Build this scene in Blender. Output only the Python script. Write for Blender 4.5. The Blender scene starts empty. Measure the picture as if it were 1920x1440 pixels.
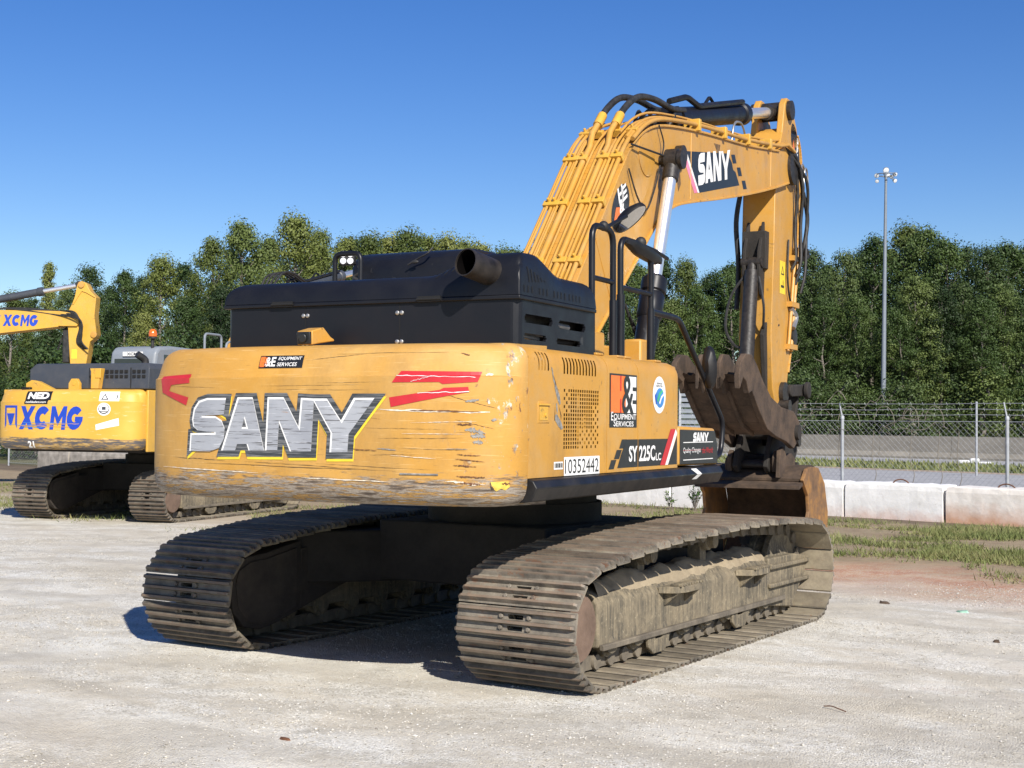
import bpy, bmesh, math, random
from mathutils import Vector, Matrix, noise as mnoise
R = math.radians
rnd = random.Random(7)
S = bpy.context.scene
COL = S.collection

# ------------------------------------------------------------------ camera, sky, sun, exposure
CAM = Vector((5.553, -8.857, 1.586))
YAW, PITCH, ROLL, FPX = -0.56303, 0.02812, 0.00877, 2568.0
fw = Vector((math.sin(YAW)*math.cos(PITCH), math.cos(YAW)*math.cos(PITCH), math.sin(PITCH)))
r0 = Vector((math.cos(YAW), -math.sin(YAW), 0)); u0 = r0.cross(fw)
rt = r0*math.cos(ROLL)+u0*math.sin(ROLL); up = -r0*math.sin(ROLL)+u0*math.cos(ROLL)
cd = bpy.data.cameras.new('camera'); cam = bpy.data.objects.new('camera', cd); COL.objects.link(cam)
cam.matrix_world = Matrix(((rt.x, up.x, -fw.x, CAM.x), (rt.y, up.y, -fw.y, CAM.y), (rt.z, up.z, -fw.z, CAM.z), (0, 0, 0, 1)))
cd.sensor_width = 36; cd.lens = FPX/1920*36; cd.clip_start = .1; cd.clip_end = 2000
S.camera = cam
SUN = Vector((1.14, -.896, 1.0)).normalized()
w = bpy.data.worlds.new('World'); S.world = w; w.use_nodes = True
wn = w.node_tree.nodes; bg = wn['Background']
sky = wn.new('ShaderNodeTexSky'); sky.sky_type = 'NISHITA'; sky.sun_disc = False
sky.sun_elevation = math.asin(SUN.z); sky.sun_rotation = math.atan2(SUN.x, SUN.y)
sky.altitude = 100; sky.air_density = 1.0; sky.dust_density = .15; sky.ozone_density = 3.0
hs = wn.new('ShaderNodeHueSaturation'); hs.inputs['Hue'].default_value = .517; hs.inputs['Saturation'].default_value = 1.34; hs.inputs['Value'].default_value = 1.0
w.node_tree.links.new(sky.outputs[0], hs.inputs['Color']); w.node_tree.links.new(hs.outputs[0], bg.inputs[0]); bg.inputs[1].default_value = .086
sl = bpy.data.lights.new('sun', 'SUN'); sl.energy = 5.0; sl.angle = R(.53); sl.color = (1, .945, .86)
so = bpy.data.objects.new('sun', sl); COL.objects.link(so); so.rotation_euler = SUN.to_track_quat('Z', 'Y').to_euler()
so.location = (20, -20, 30)
S.view_settings.view_transform = 'Standard'; S.view_settings.look = 'None'
S.view_settings.exposure = .45; S.view_settings.gamma = 1
S.view_settings.use_curve_mapping = False

def at(px, py, D):
    """world point seen at photo pixel px,py at depth D in front of the camera (used once to lay out far things)"""
    return CAM + (fw + rt*((px-960)/FPX) - up*((py-720)/FPX))*D

# ------------------------------------------------------------------ mesh helpers
def frame(d, ref=Vector((0, 0, 1))):
    d = d.normalized()
    if abs(d.dot(ref)) > .98: ref = Vector((1, 0, 0))
    a = ref.cross(d).normalized(); b = d.cross(a)
    return a, b
class MB:
    def __init__(s): s.v = []; s.f = []
    def add(s, vs, fs):
        o = len(s.v); s.v += [tuple(v) for v in vs]; s.f += [[i+o for i in f] for f in fs]; return s
    def box(s, lo, hi, M=None):
        vs = [Vector((x, y, z)) for z in (lo[2], hi[2]) for y in (lo[1], hi[1]) for x in (lo[0], hi[0])]
        if M: vs = [M @ v for v in vs]
        return s.add(vs, [(0, 2, 3, 1), (4, 5, 7, 6), (0, 1, 5, 4), (2, 6, 7, 3), (0, 4, 6, 2), (1, 3, 7, 5)])
    def bar(s, a, b, w, h, ref=Vector((0, 0, 1))):
        a = Vector(a); b = Vector(b); x, y = frame(b-a, ref); vs = []
        for p in (a, b):
            for i, j in ((-1, -1), (1, -1), (1, 1), (-1, 1)): vs.append(p+x*i*w/2+y*j*h/2)
        return s.add(vs, [(3, 2, 1, 0), (4, 5, 6, 7), (0, 1, 5, 4), (1, 2, 6, 5), (2, 3, 7, 6), (3, 0, 4, 7)])
    def tube(s, pts, r, n=8, cap=True):
        pts = [Vector(p) for p in pts]; m = len(pts)
        rs = r if isinstance(r, (list, tuple)) else [r]*m
        t0 = (pts[1]-pts[0]).normalized(); a, b = frame(t0); o = len(s.v)
        for i, p in enumerate(pts):
            if i == 0: t = t0
            elif i == m-1: t = (pts[i]-pts[i-1]).normalized()
            else:
                t = (pts[i]-pts[i-1]).normalized()+(pts[i+1]-pts[i]).normalized()
                t = t.normalized() if t.length > 1e-6 else (pts[i+1]-pts[i]).normalized()
            a = (a-t*a.dot(t)).normalized(); b = t.cross(a)
            k = 1.0
            if 0 < i < m-1:
                c = (pts[i]-pts[i-1]).normalized().dot(t); k = 1/max(c, .6)
            for j in range(n):
                g = 2*math.pi*j/n; s.v.append(tuple(p+(a*math.cos(g)+b*math.sin(g))*rs[i]*k))
        for i in range(m-1):
            for j in range(n):
                q = o+i*n; s.f.append([q+j, q+(j+1) % n, q+n+(j+1) % n, q+n+j])
        if cap:
            s.f.append([o+j for j in range(n)][::-1]); s.f.append([o+(m-1)*n+j for j in range(n)])
        return s
    def cyl(s, a, b, r, n=20): return s.tube([a, b], r, n)
    def lathe(s, prof, org, ax, n=24, cap=True):
        ax = Vector(ax).normalized(); org = Vector(org); a, b = frame(ax); o = len(s.v); m = len(prof)
        for (r, t) in prof:
            for j in range(n):
                g = 2*math.pi*j/n; s.v.append(tuple(org+ax*t+(a*math.cos(g)+b*math.sin(g))*r))
        for i in range(m-1):
            for j in range(n):
                q = o+i*n; s.f.append([q+j, q+(j+1) % n, q+n+(j+1) % n, q+n+j])
        if cap:
            s.f.append([o+j for j in range(n)][::-1]); s.f.append([o+(m-1)*n+j for j in range(n)])
        return s
    def prism(s, poly, w0, w1, ax=0):
        """poly = 2D outline; ax=0: (y,z) extruded along x, ax=1: (x,z) along y, ax=2: (x,y) along z"""
        def P(u, v, w): return ((w, u, v), (u, w, v), (u, v, w))[ax]
        n = len(poly); vs = [P(u, v, w0) for u, v in poly]+[P(u, v, w1) for u, v in poly]
        ar = sum(poly[i][0]*poly[(i+1) % n][1]-poly[(i+1) % n][0]*poly[i][1] for i in range(n))
        fs = [list(range(n))[::-1], list(range(n, 2*n))]+[[i, (i+1) % n, n+(i+1) % n, n+i] for i in range(n)]
        if (ar < 0) != (ax == 1): fs = [f[::-1] for f in fs]
        return s.add(vs, fs)
    def grid(s, fn, us, vs, flip=False):
        o = len(s.v); nu, nv = len(us), len(vs)
        for u in us:
            for v in vs: s.v.append(tuple(fn(u, v)))
        for i in range(nu-1):
            for j in range(nv-1):
                q = [o+i*nv+j, o+(i+1)*nv+j, o+(i+1)*nv+j+1, o+i*nv+j+1]
                s.f.append(q[::-1] if flip else q)
        return s
    def holed(s, fn, us, vs, holes, flip=False, depth=None):
        """sheet over us x vs with rectangular holes [(u0,u1,v0,v1)]; fn(u,v,d) -> point, d = depth behind; gives hole walls"""
        U = sorted(set(round(x, 5) for x in list(us)+[h[k] for h in holes for k in (0, 1)]))
        V = sorted(set(round(x, 5) for x in list(vs)+[h[k] for h in holes for k in (2, 3)]))
        o = len(s.v); nv = len(V); D = depth or .012
        for u in U:
            for v in V: s.v.append(tuple(fn(u, v, 0)))
        o2 = len(s.v)
        for u in U:
            for v in V: s.v.append(tuple(fn(u, v, D)))
        def ish(i, j):
            if i < 0 or j < 0 or i >= len(U)-1 or j >= nv-1: return None
            cu, cv = (U[i]+U[i+1])/2, (V[j]+V[j+1])/2
            return any(h[0] < cu < h[1] and h[2] < cv < h[3] for h in holes)
        for i in range(len(U)-1):
            for j in range(nv-1):
                a, b, c, d = i*nv+j, (i+1)*nv+j, (i+1)*nv+j+1, i*nv+j+1
                if not ish(i, j):
                    q = [o+a, o+b, o+c, o+d]; s.f.append(q[::-1] if flip else q)
                else:
                    for (di, dj, e) in ((-1, 0, (a, d)), (1, 0, (b, c)), (0, -1, (a, b)), (0, 1, (d, c))):
                        if ish(i+di, j+dj) is False: s.f.append([o+e[0], o+e[1], o2+e[1], o2+e[0]])
        return s
    def ball(s, c, r, nu=10, nv=6, sc=(1, 1, 1)):
        c = Vector(c); o = len(s.v)
        for i in range(nv+1):
            t = math.pi*i/nv
            for j in range(nu):
                g = 2*math.pi*j/nu
                s.v.append((c.x+r*sc[0]*math.sin(t)*math.cos(g), c.y+r*sc[1]*math.sin(t)*math.sin(g), c.z+r*sc[2]*math.cos(t)))
        for i in range(nv):
            for j in range(nu):
                q = o+i*nu; s.f.append([q+j, q+nu+j, q+nu+(j+1) % nu, q+(j+1) % nu])
        return s
    def mesh(s, name, m, smooth=40):
        me = bpy.data.meshes.new(name); me.from_pydata(s.v, [], s.f); me.validate()
        if m: me.materials.append(m)
        if smooth:
            me.polygons.foreach_set('use_smooth', [True]*len(me.polygons)); me.set_sharp_from_angle(angle=R(smooth))
        return me
    def build(s, name, m, parent=None, rz=0, smooth=40, bevel=0, seg=2, label=None, weld=False):
        me = s.mesh(name, m, smooth)
        return link(name, me, parent, rz, bevel, seg, label)
def split(b, name, m, parent=None, rz=0, smooth=40, bevel=0, seg=2):
    """one object for each separate piece in the builder"""
    par = list(range(len(b.v)))
    def fd(i):
        while par[i] != i: par[i] = par[par[i]]; i = par[i]
        return i
    for f in b.f:
        r = fd(f[0])
        for i in f[1:]: par[fd(i)] = r
    grp = {}
    for f in b.f: grp.setdefault(fd(f[0]), []).append(f)
    out = []
    for fs in grp.values():
        q = MB(); mp = {}
        for f in fs:
            for i in f:
                if i not in mp: mp[i] = len(q.v); q.v.append(b.v[i])
            q.f.append([mp[i] for i in f])
        out.append(q.build(name, m, parent, rz, smooth, bevel, seg))
    return out
def link(name, me, parent=None, rz=0, bevel=0, seg=2, label=None):
    o = bpy.data.objects.new(name, me); COL.objects.link(o); o.parent = parent
    if rz: o.rotation_euler = (0, 0, rz)
    if bevel:
        b = o.modifiers.new('bevel', 'BEVEL'); b.width = bevel; b.segments = seg; b.limit_method = 'ANGLE'; b.angle_limit = R(35)
    if label: o['label'] = label
    return o
def tag(o, label, cat=None, group=None, kind=None):
    o['label'] = label
    if cat: o['category'] = cat
    if group: o['group'] = group
    if kind: o['kind'] = kind
    return o
def empty(name, loc=(0, 0, 0), rz=0):
    o = bpy.data.objects.new(name, None); COL.objects.link(o); o.location = loc; o.rotation_euler = (0, 0, rz); o.empty_display_size = .2
    return o
def spline(pts, n=6, closed=False):
    pts = [Vector(p) for p in pts]; out = []; m = len(pts)
    rng = range(m if closed else m-1)
    for i in rng:
        p0 = pts[(i-1) % m] if closed or i > 0 else pts[0]*2-pts[1]
        p1 = pts[i]; p2 = pts[(i+1) % m]
        p3 = pts[(i+2) % m] if closed or i+2 < m else pts[m-1]*2-pts[m-2]
        for k in range(n):
            t = k/n
            out.append(.5*((2*p1)+(p2-p0)*t+(2*p0-5*p1+4*p2-p3)*t*t+(3*p1-p0-3*p2+p3)*t**3))
    if not closed: out.append(pts[-1])
    return out
def lin(a, b, n): return [a+(b-a)*i/n for i in range(n+1)]

# text and flat shapes -> (verts2d, faces)
def _conv(ob):
    COL.objects.link(ob); bpy.context.view_layer.update()
    dg = bpy.context.evaluated_depsgraph_get(); me = bpy.data.meshes.new_from_object(ob.evaluated_get(dg))
    vs = [(v.co.x, v.co.y) for v in me.vertices]; fs = [list(p.vertices) for p in me.polygons]
    bpy.data.meshes.remove(me); cu = ob.data; bpy.data.objects.remove(ob); bpy.data.curves.remove(cu)
    return vs, fs
def text2d(body, w, h, off=0.0, shear=0.0, x=0, y=0, space=1.0):
    """text fitted to w x h box with lower left x,y"""
    cu = bpy.data.curves.new('t', 'FONT'); cu.body = body; cu.size = 1; cu.offset = off; cu.shear = shear; cu.resolution_u = 3; cu.space_character = space
    vs, fs = _conv(bpy.data.objects.new('t', cu))
    x0 = min(v[0] for v in vs); x1 = max(v[0] for v in vs); y0 = min(v[1] for v in vs); y1 = max(v[1] for v in vs)
    return [(x+(v[0]-x0)/(x1-x0)*w, y+(v[1]-y0)/(y1-y0)*h) for v in vs], fs
def shape2d(polys, off=0.0):
    cu = bpy.data.curves.new('s', 'CURVE'); cu.dimensions = '2D'; cu.fill_mode = 'BOTH'
    for p in polys:
        sp = cu.splines.new('POLY'); sp.points.add(len(p)-1); sp.use_cyclic_u = True
        for q, c in zip(sp.points, p): q.co = (c[0], c[1], 0, 1)
    cu.offset = off
    return _conv(bpy.data.objects.new('s', cu))
def ell(cx, cy, rx, ry, n=28): return [(cx+rx*math.cos(2*math.pi*i/n), cy+ry*math.sin(2*math.pi*i/n)) for i in range(n)]
def rect(x0, y0, x1, y1): return [(x0, y0), (x1, y0), (x1, y1), (x0, y1)]
def decal(name, sh, fn, m, parent, rz=0, step=None, label=None, vcuts=()):
    """flat print laid on a surface: fn(u,v)->point; step = cut the shape every step in u so it follows a curve"""
    vs, fs = sh
    bm = bmesh.new(); bv = [bm.verts.new((a, b, 0)) for a, b in vs]
    for f in fs:
        try: bm.faces.new([bv[i] for i in f])
        except ValueError: pass
    if step:
        u0_ = min(v[0] for v in vs); u1_ = max(v[0] for v in vs); c = u0_+step
        while c < u1_:
            bmesh.ops.bisect_plane(bm, geom=bm.verts[:]+bm.edges[:]+bm.faces[:], plane_co=(c, 0, 0), plane_no=(1, 0, 0)); c += step
    for c in vcuts:
        bmesh.ops.bisect_plane(bm, geom=bm.verts[:]+bm.edges[:]+bm.faces[:], plane_co=(0, c, 0), plane_no=(0, 1, 0))
    for v in bm.verts: v.co = fn(v.co.x, v.co.y)
    me = bpy.data.meshes.new(name); bm.to_mesh(me); bm.free(); me.materials.append(m)
    return link(name, me, parent, rz, label=label)

# ------------------------------------------------------------------ materials
class NT:
    def __init__(s, name):
        s.m = bpy.data.materials.new(name); s.m.use_nodes = True; s.n = s.m.node_tree.nodes; s.l = s.m.node_tree.links
        s.p = s.n['Principled BSDF']; s.tc = s.n.new('ShaderNodeTexCoord'); s.obj = s.tc.outputs['Object']
    def put(s, a, sock):
        if isinstance(a, (int, float)): sock.default_value = a
        elif isinstance(a, tuple): sock.default_value = a if len(a) != 3 or sock.type == 'VECTOR' else (*a, 1)
        else: s.l.new(a, sock)
    def map(s, sc=(1, 1, 1), vec=None, rot=(0, 0, 0), loc=(0, 0, 0)):
        m = s.n.new('ShaderNodeMapping'); m.inputs['Scale'].default_value = sc; m.inputs['Rotation'].default_value = rot; m.inputs['Location'].default_value = loc
        s.l.new(vec or s.obj, m.inputs[0]); return m.outputs[0]
    def rndvec(s):
        oi = s.n.new('ShaderNodeObjectInfo'); a = s.n.new('ShaderNodeVectorMath'); a.operation = 'MULTIPLY_ADD'
        c = s.n.new('ShaderNodeCombineXYZ')
        for i in range(3): s.l.new(oi.outputs['Random'], c.inputs[i])
        s.l.new(c.outputs[0], a.inputs[0]); a.inputs[1].default_value = (37, 53, 71); s.l.new(s.obj, a.inputs[2])
        s.random = oi.outputs['Random']; s.obj = a.outputs[0]; return s
    def noise(s, scale, detail=3, rough=.55, vec=None, dist=0, col=False):
        t = s.n.new('ShaderNodeTexNoise'); t.inputs['Scale'].default_value = scale; t.inputs['Detail'].default_value = detail
        t.inputs['Roughness'].default_value = rough; t.inputs['Distortion'].default_value = dist
        s.l.new(vec or s.obj, t.inputs['Vector']); return t.outputs[1 if col else 0]
    def voro(s, scale, vec=None, out='Distance', feature='F1', rnd=1):
        t = s.n.new('ShaderNodeTexVoronoi'); t.inputs['Scale'].default_value = scale; t.feature = feature; t.inputs['Randomness'].default_value = rnd
        s.l.new(vec or s.obj, t.inputs['Vector']); return t.outputs[out]
    def ramp(s, fac, stops, mode='LINEAR'):
        t = s.n.new('ShaderNodeValToRGB'); t.color_ramp.interpolation = mode; e = t.color_ramp.elements
        while len(e) > 1: e.remove(e[-1])
        for i, (p, c) in enumerate(stops):
            c = (c, c, c, 1) if isinstance(c, (int, float)) else (*c, 1)
            if i == 0: e[0].position = p; e[0].color = c
            else: q = e.new(p); q.color = c
        s.put(fac, t.inputs[0]); return t.outputs[0]
    def mix(s, fac, a, b, mode='MIX'):
        t = s.n.new('ShaderNodeMix'); t.data_type = 'RGBA'; t.blend_type = mode; t.clamp_factor = True
        s.put(fac, t.inputs[0]); s.put(a, t.inputs[6]); s.put(b, t.inputs[7]); return t.outputs[2]
    def math(s, op, a, b=0.0, c=None, clamp=False):
        t = s.n.new('ShaderNodeMath'); t.operation = op; t.use_clamp = clamp
        s.put(a, t.inputs[0]); s.put(b, t.inputs[1])
        if c is not None: s.put(c, t.inputs[2])
        return t.outputs[0]
    def sep(s, vec=None):
        t = s.n.new('ShaderNodeSeparateXYZ'); s.l.new(vec or s.obj, t.inputs[0]); return t.outputs
    def bump(s, h, strength=.3, dist=.01):
        t = s.n.new('ShaderNodeBump'); t.inputs['Strength'].default_value = strength; t.inputs['Distance'].default_value = dist
        s.l.new(h, t.inputs['Height']); s.l.new(t.outputs[0], s.p.inputs['Normal']); return t
    def fin(s, col=None, rough=None, metal=None, spec=None):
        if col is not None: s.put(col, s.p.inputs['Base Color'])
        if rough is not None: s.put(rough, s.p.inputs['Roughness'])
        if metal is not None: s.put(metal, s.p.inputs['Metallic'])
        if spec is not None: s.p.inputs['Specular IOR Level'].default_value = spec
        return s.m
def flat(name, col, rough=.5, metal=0.0, spec=.5, var=.12, scale=9, bump=0):
    t = NT(name); n = t.noise(scale, 4); lo = tuple(c*(1-var) for c in col); hi = tuple(min(1, c*(1+var)) for c in col)
    c = t.ramp(n, [(.3, lo), (.7, hi)])
    if bump: t.bump(n, bump)
    return t.fin(c, rough, metal, spec)
def painted(name, col, rough=.42, dust=.25, dustcol=(.42, .33, .2), scr=.5, scrcol=(.10, .07, .05), sc_stretch=(1, 1, 1), sc_scale=14, spec=.5, stain=0):
    """worn machine paint: fading, dust film, fine scratches"""
    t = NT(name); fade = t.noise(1.3, 4, .6); c = t.mix(t.ramp(fade, [(.3, 0), (.75, 1)]), tuple(x*.90 for x in col), tuple(min(1, x*1.06) for x in col))
    d = t.ramp(t.noise(5.5, 6, .65), [(.45, 0), (.8, dust)]); c = t.mix(d, c, dustcol)
    fine = t.ramp(t.noise(90, 2), [(.35, .9), (.6, 1.0)]); c = t.mix(.35, c, fine, 'MULTIPLY')
    if scr:
        v = t.map(sc_stretch); a = t.ramp(t.noise(sc_scale, 3, .5, v, .6), [(.655, 0), (.68, 1)])
        b = t.ramp(t.noise(2.3, 2), [(.52, 0), (.62, 1)]); k = t.math('MULTIPLY', a, b); k = t.math('MULTIPLY', k, scr); c = t.mix(k, c, scrcol)
    if stain:
        c = t.mix(t.ramp(t.noise(2.0, 7, .72, t.map((1, 1, .45), loc=(3, 9, 4))), [(.54, 0), (.74, stain)]), c, (.13, .085, .045))
        c = t.mix(t.ramp(t.noise(26, 3, .6), [(.70, 0), (.74, stain*1.6)]), c, (.06, .045, .03))
    rg = t.ramp(t.noise(6, 4), [(.3, rough-.07), (.7, rough+.15)])
    t.bump(t.noise(3.0, 2), .04, .01)
    return t.fin(c, rg, None, spec)
YEL = (.53, .27, .044)
M = {}
M['yellow'] = painted('yellow_paint', YEL, dust=.35, stain=.45)
M['yellow2'] = painted('bright_yellow_paint', (.62, .35, .045), stain=.3)
M['black'] = painted('black_paint', (.009, .0095, .0125), .38, .03, (.09, .085, .08), .2, (.14, .135, .13), spec=.32)
M['blackm'] = painted('black_satin', (.009, .009, .010), .42, .18, (.12, .10, .08), 0, spec=.35)
M['grey'] = painted('dark_grey_paint', (.05, .056, .067), .45, .12, (.25, .22, .18), .3, (.3, .28, .25))
M['lgrey'] = painted('light_grey_paint', (.21, .235, .265), .45, .2, (.35, .3, .22), 0)
M['dark'] = flat('dark_interior', (.006, .006, .006), .8)
M['rubber'] = flat('black_rubber', (.022, .021, .020), .6, var=.6, scale=14)
M['grease'] = flat('greasy_steel', (.022, .018, .015), .5, var=.6, scale=25, bump=.3)
M['chrome'] = flat('chrome_rod', (.86, .86, .85), .34, .85, var=.05)
M['steel'] = flat('bare_steel', (.42, .41, .39), .42, .8, var=.2)
M['galv'] = flat('galvanised_steel', (.34, .355, .37), .55, .15, var=.15); M['mast'] = flat('mast_steel', (.19, .215, .245), .55, .1, var=.1)
M['white'] = flat('white_vinyl', (.78, .77, .74), .45, var=.05)
M['blk'] = flat('black_vinyl', (.016, .017, .019), .4, var=.2)
M['red'] = flat('red_vinyl', (.50, .022, .03), .45, var=.12)
M['orange'] = flat('orange_vinyl', (.75, .17, .03), .45, var=.08)
M['pink'] = flat('faded_pink_vinyl', (.72, .22, .32), .5, var=.25, scale=3)
M['blue'] = flat('blue_vinyl', (.012, .055, .42), .45, var=.12)
M['lblue'] = flat('light_blue_vinyl', (.05, .22, .55), .45, var=.2)
M['green'] = flat('green_vinyl', (.05, .40, .22), .45)
M['lemon'] = flat('lemon_vinyl', (.80, .58, .04), .45)
M['glass'] = flat('dark_glass', (.02, .025, .028), .06, 0, .8)
M['mirror'] = flat('mirror_glass', (.62, .6, .57), .08, .9)
M['lamp'] = flat('lamp_lens', (.85, .86, .88), .15, 0, .8)
M['amber'] = flat('amber_lens', (.75, .14, .01), .2, 0, .8)
def mk_cw(name, sany=True):
    """counterweight paint: yellow with long scrapes, scuffed corners and a ground-down lower edge"""
    t = NT(name); x, y, z = t.sep()
    fade = t.noise(1.1, 4, .6); c = t.mix(t.ramp(fade, [(.3, 0), (.75, 1)]), tuple(a*.9 for a in YEL), (.58, .30, .05))
    fine = t.ramp(t.noise(70, 3), [(.35, .88), (.6, 1)]); c = t.mix(.4, c, fine, 'MULTIPLY')
    dz = t.ramp(t.noise(3, 5, .65), [(.5, 0), (.85, .3)]); c = t.mix(dz, c, (.40, .30, .17))
    c = t.mix(t.ramp(t.noise(.9, 6, .7, None, .4), [(.40, 0), (.70, .38)]), c, (.64, .44, .19))
    c = t.mix(t.ramp(t.noise(1.7, 8, .75, t.map((1, 1, .4), loc=(5, 1, 4))), [(.50, 0), (.72, .42)]), c, (.20, .115, .04))
    v = t.map((1.0, .6, 44)); n1 = t.noise(3.2, 5, .62, v, .3)
    zone = t.ramp(t.noise(1.9, 3, .6, None, .2), [(.46, 0), (.60, 1)])
    v2 = t.map((1.0, .6, 34), loc=(4, 2, 9)); n2 = t.noise(4.5, 4, .6, v2)
    light = t.math('MULTIPLY', t.ramp(n2, [(.62, 0), (.655, 1)]), .35); c = t.mix(light, c, (.74, .50, .22))
    s1 = t.math('MULTIPLY', t.ramp(n1, [(.665, 0), (.68, .9)]), zone); c = t.mix(s1, c, (.075, .042, .02))
    mid = t.ramp(z, [(1.33, 1), (1.50, 1), (1.70, .0)]) if False else t.math('MULTIPLY', t.math('SUBTRACT', 1.62, z, clamp=True), 3.2, clamp=True)
    n3 = t.noise(7, 6, .7, t.map((1.3, .8, 15), loc=(1, 5, 3)))
    s2 = t.math('MULTIPLY', t.ramp(n3, [(.64, 0), (.665, .75)]), mid); c = t.mix(s2, c, (.10, .065, .04))
    # scuffs near right corner
    cr = t.math('MULTIPLY', t.math('SUBTRACT', x, .92, clamp=True), 3.0, clamp=True)
    n4 = t.noise(9, 7, .72, t.map((1, 1, .7), loc=(7, 7, 1))); k4 = t.math('MULTIPLY', t.ramp(n4, [(.575, 0), (.62, 1)]), cr)
    c = t.mix(k4, c, t.ramp(t.noise(16, 3), [(.42, (.17, .075, .035)), (.5, (.22, .20, .17)), (.62, (.62, .55, .42))]))
    # lower edge worn to primer and steel
    e = t.math('ADD', z, t.math('MULTIPLY', t.math('SUBTRACT', t.noise(4.2, 6, .72, t.map((1, .7, 7))), .5), .34))
    low = t.ramp(e, [(0, 1), (1, 1)]);  low = t.math('SUBTRACT', 1.285, e); low = t.math('MULTIPLY', low, 26, clamp=True)
    pat = t.ramp(t.noise(2.6, 7, .72, t.map((1.1, .7, 13), loc=(2, 2, 2))), [(.36, (.055, .04, .03)), (.44, (.16, .12, .085)), (.49, (.36, .31, .25)), (.53, (.12, .085, .055)), (.57, (.46, .25, .05)), (.62, (.20, .16, .125)), (.68, (.60, .56, .50))])
    c = t.mix(low, c, pat)
    rg = t.mix(low, t.ramp(t.noise(5, 3), [(.3, .52), (.7, .66)]), (.68, .68, .68))
    t.bump(t.math('ADD', t.noise(1.6, 2), t.math('MULTIPLY', n1, .12)), .09, .02)
    return t.fin(c, rg)
M['cw'] = mk_cw('scraped_yellow_counterweight')
def mk_silver():
    t = NT('scraped_silver_vinyl'); c = t.ramp(t.noise(2.5, 3), [(.3, (.34, .35, .38)), (.7, (.47, .48, .50))])
    v = t.map((1, .6, 34)); n = t.noise(3.6, 6, .66, v, .3); c = t.mix(t.ramp(n, [(.56, 0), (.6, .85)]), c, (.09, .085, .085))
    n = t.noise(4.2, 4, .6, t.map((1, .6, 28), loc=(3, 1, 7))); c = t.mix(t.ramp(n, [(.64, 0), (.67, .9)]), c, (.72, .73, .75))
    n = t.noise(2.7, 4, .6, t.map((1, .6, 20), loc=(8, 1, 2))); c = t.mix(t.ramp(n, [(.69, 0), (.71, 1)]), c, (.45, .20, .05))
    return t.fin(c, .45, .25)
M['silver'] = mk_silver()
def mk_scrblk():
    t = NT('scraped_black_vinyl'); n = t.noise(3.6, 6, .66, t.map((1, .6, 34)), .3)
    c = t.mix(t.ramp(n, [(.46, 0), (.58, .7)]), (.035, .04, .045), (.22, .22, .22)); return t.fin(c, .45)
M['scrblk'] = mk_scrblk()
def mk_track():
    t = NT('worn_track_steel').rndvec()
    c = t.ramp(t.noise(6, 6, .68), [(.28, (.055, .047, .038)), (.44, (.135, .117, .094)), (.6, (.23, .20, .158)), (.78, (.37, .32, .24))])
    n = t.noise(11, 5, .7, t.map((1, 3, 1))); c = t.mix(t.ramp(n, [(.58, 0), (.66, .8)]), c, (.19, .09, .05))
    c = t.mix(t.ramp(t.noise(3.2, 5, .7), [(.54, 0), (.74, .7)]), c, (.40, .34, .235))
    pl = t.math('MULTIPLY', t.math('SUBTRACT', .012, t.sep(t.tc.outputs['Object'])[2], clamp=True), 120, clamp=True); c = t.mix(t.math('MULTIPLY', pl, t.ramp(t.noise(4.5, 6, .72), [(.38, .0), (.68, .5)])), c, (.36, .315, .24))
    inn = t.math('MULTIPLY', t.math('SUBTRACT', -.004, t.sep(t.tc.outputs['Object'])[2], clamp=True), 150, clamp=True); c = t.mix(t.math('MULTIPLY', inn, .6), c, t.ramp(t.noise(7, 5, .7), [(.3, (.20, .16, .11)), (.7, (.46, .39, .26))]))
    x, y, z = t.sep(t.tc.outputs['Object']); tip = t.math('MULTIPLY', t.math('SUBTRACT', z, .026, clamp=True), 140, clamp=True)
    c = t.mix(t.math('MULTIPLY', tip, t.ramp(t.noise(9, 4), [(.3, .3), (.7, 1)])), c, (.23, .165, .115))
    hv = t.math('MULTIPLY_ADD', t.random, .55, .58)
    c = t.mix(1, c, t.ramp(hv, [(0, 0), (1, 1)]), 'MULTIPLY')
    t.bump(t.noise(38, 5, .7), .5, .006)
    return t.fin(c, .68, .15)
M['track'] = mk_track()
def mk_mud(name, a, b, streak=True):
    t = NT(name); c = t.ramp(t.noise(5, 7, .72), [(.3, a), (.7, b)])
    if streak:
        k = t.ramp(t.noise(2.6, 9, .78), [(.30, 0), (.56, 1)]); k2 = t.ramp(t.noise(24, 5, .65, t.map((1.6, 1.6, .14))), [(.30, .3), (.6, 1)])
        c = t.mix(t.math('MULTIPLY', k, k2), c, (.075, .066, .050))
        c = t.mix(t.ramp(t.noise(40, 3, .6), [(.6, 0), (.7, .5)]), c, (.38, .32, .21))
    t.bump(t.noise(30, 6, .75), .5, .008); return t.fin(c, .85)
M['mudframe'] = mk_mud('mud_streaked_frame', (.22, .175, .112), (.36, .295, .19))
M['guard'] = mk_mud('dirty_guard_plate', (.024, .020, .017), (.062, .05, .04), False)
M['chain'] = mk_mud('dirty_chain_steel', (.07, .06, .048), (.22, .185, .135), False)
M['mud'] = mk_mud('dried_mud', (.24, .19, .125), (.36, .295, .20), False)
M['rust'] = mk_mud('rust_brown_steel', (.10, .064, .044), (.21, .14, .10), False)
M['thumb'] = mk_mud('brown_worn_steel', (.024, .017, .012), (.115, .075, .048), False)
M['darksteel'] = mk_mud('dark_dirty_steel', (.014, .012, .010), (.034, .028, .023), False)
def mk_bucket():
    t = NT('rusty_yellow_bucket'); c = t.ramp(t.noise(3.5, 6, .7), [(.3, (.10, .06, .035)), (.47, (.20, .11, .05)), (.6, (.34, .17, .045)), (.75, (.13, .09, .06))])
    t.bump(t.noise(22, 5), .3, .008); return t.fin(c, .7)
M['bucket'] = mk_bucket()
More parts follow.
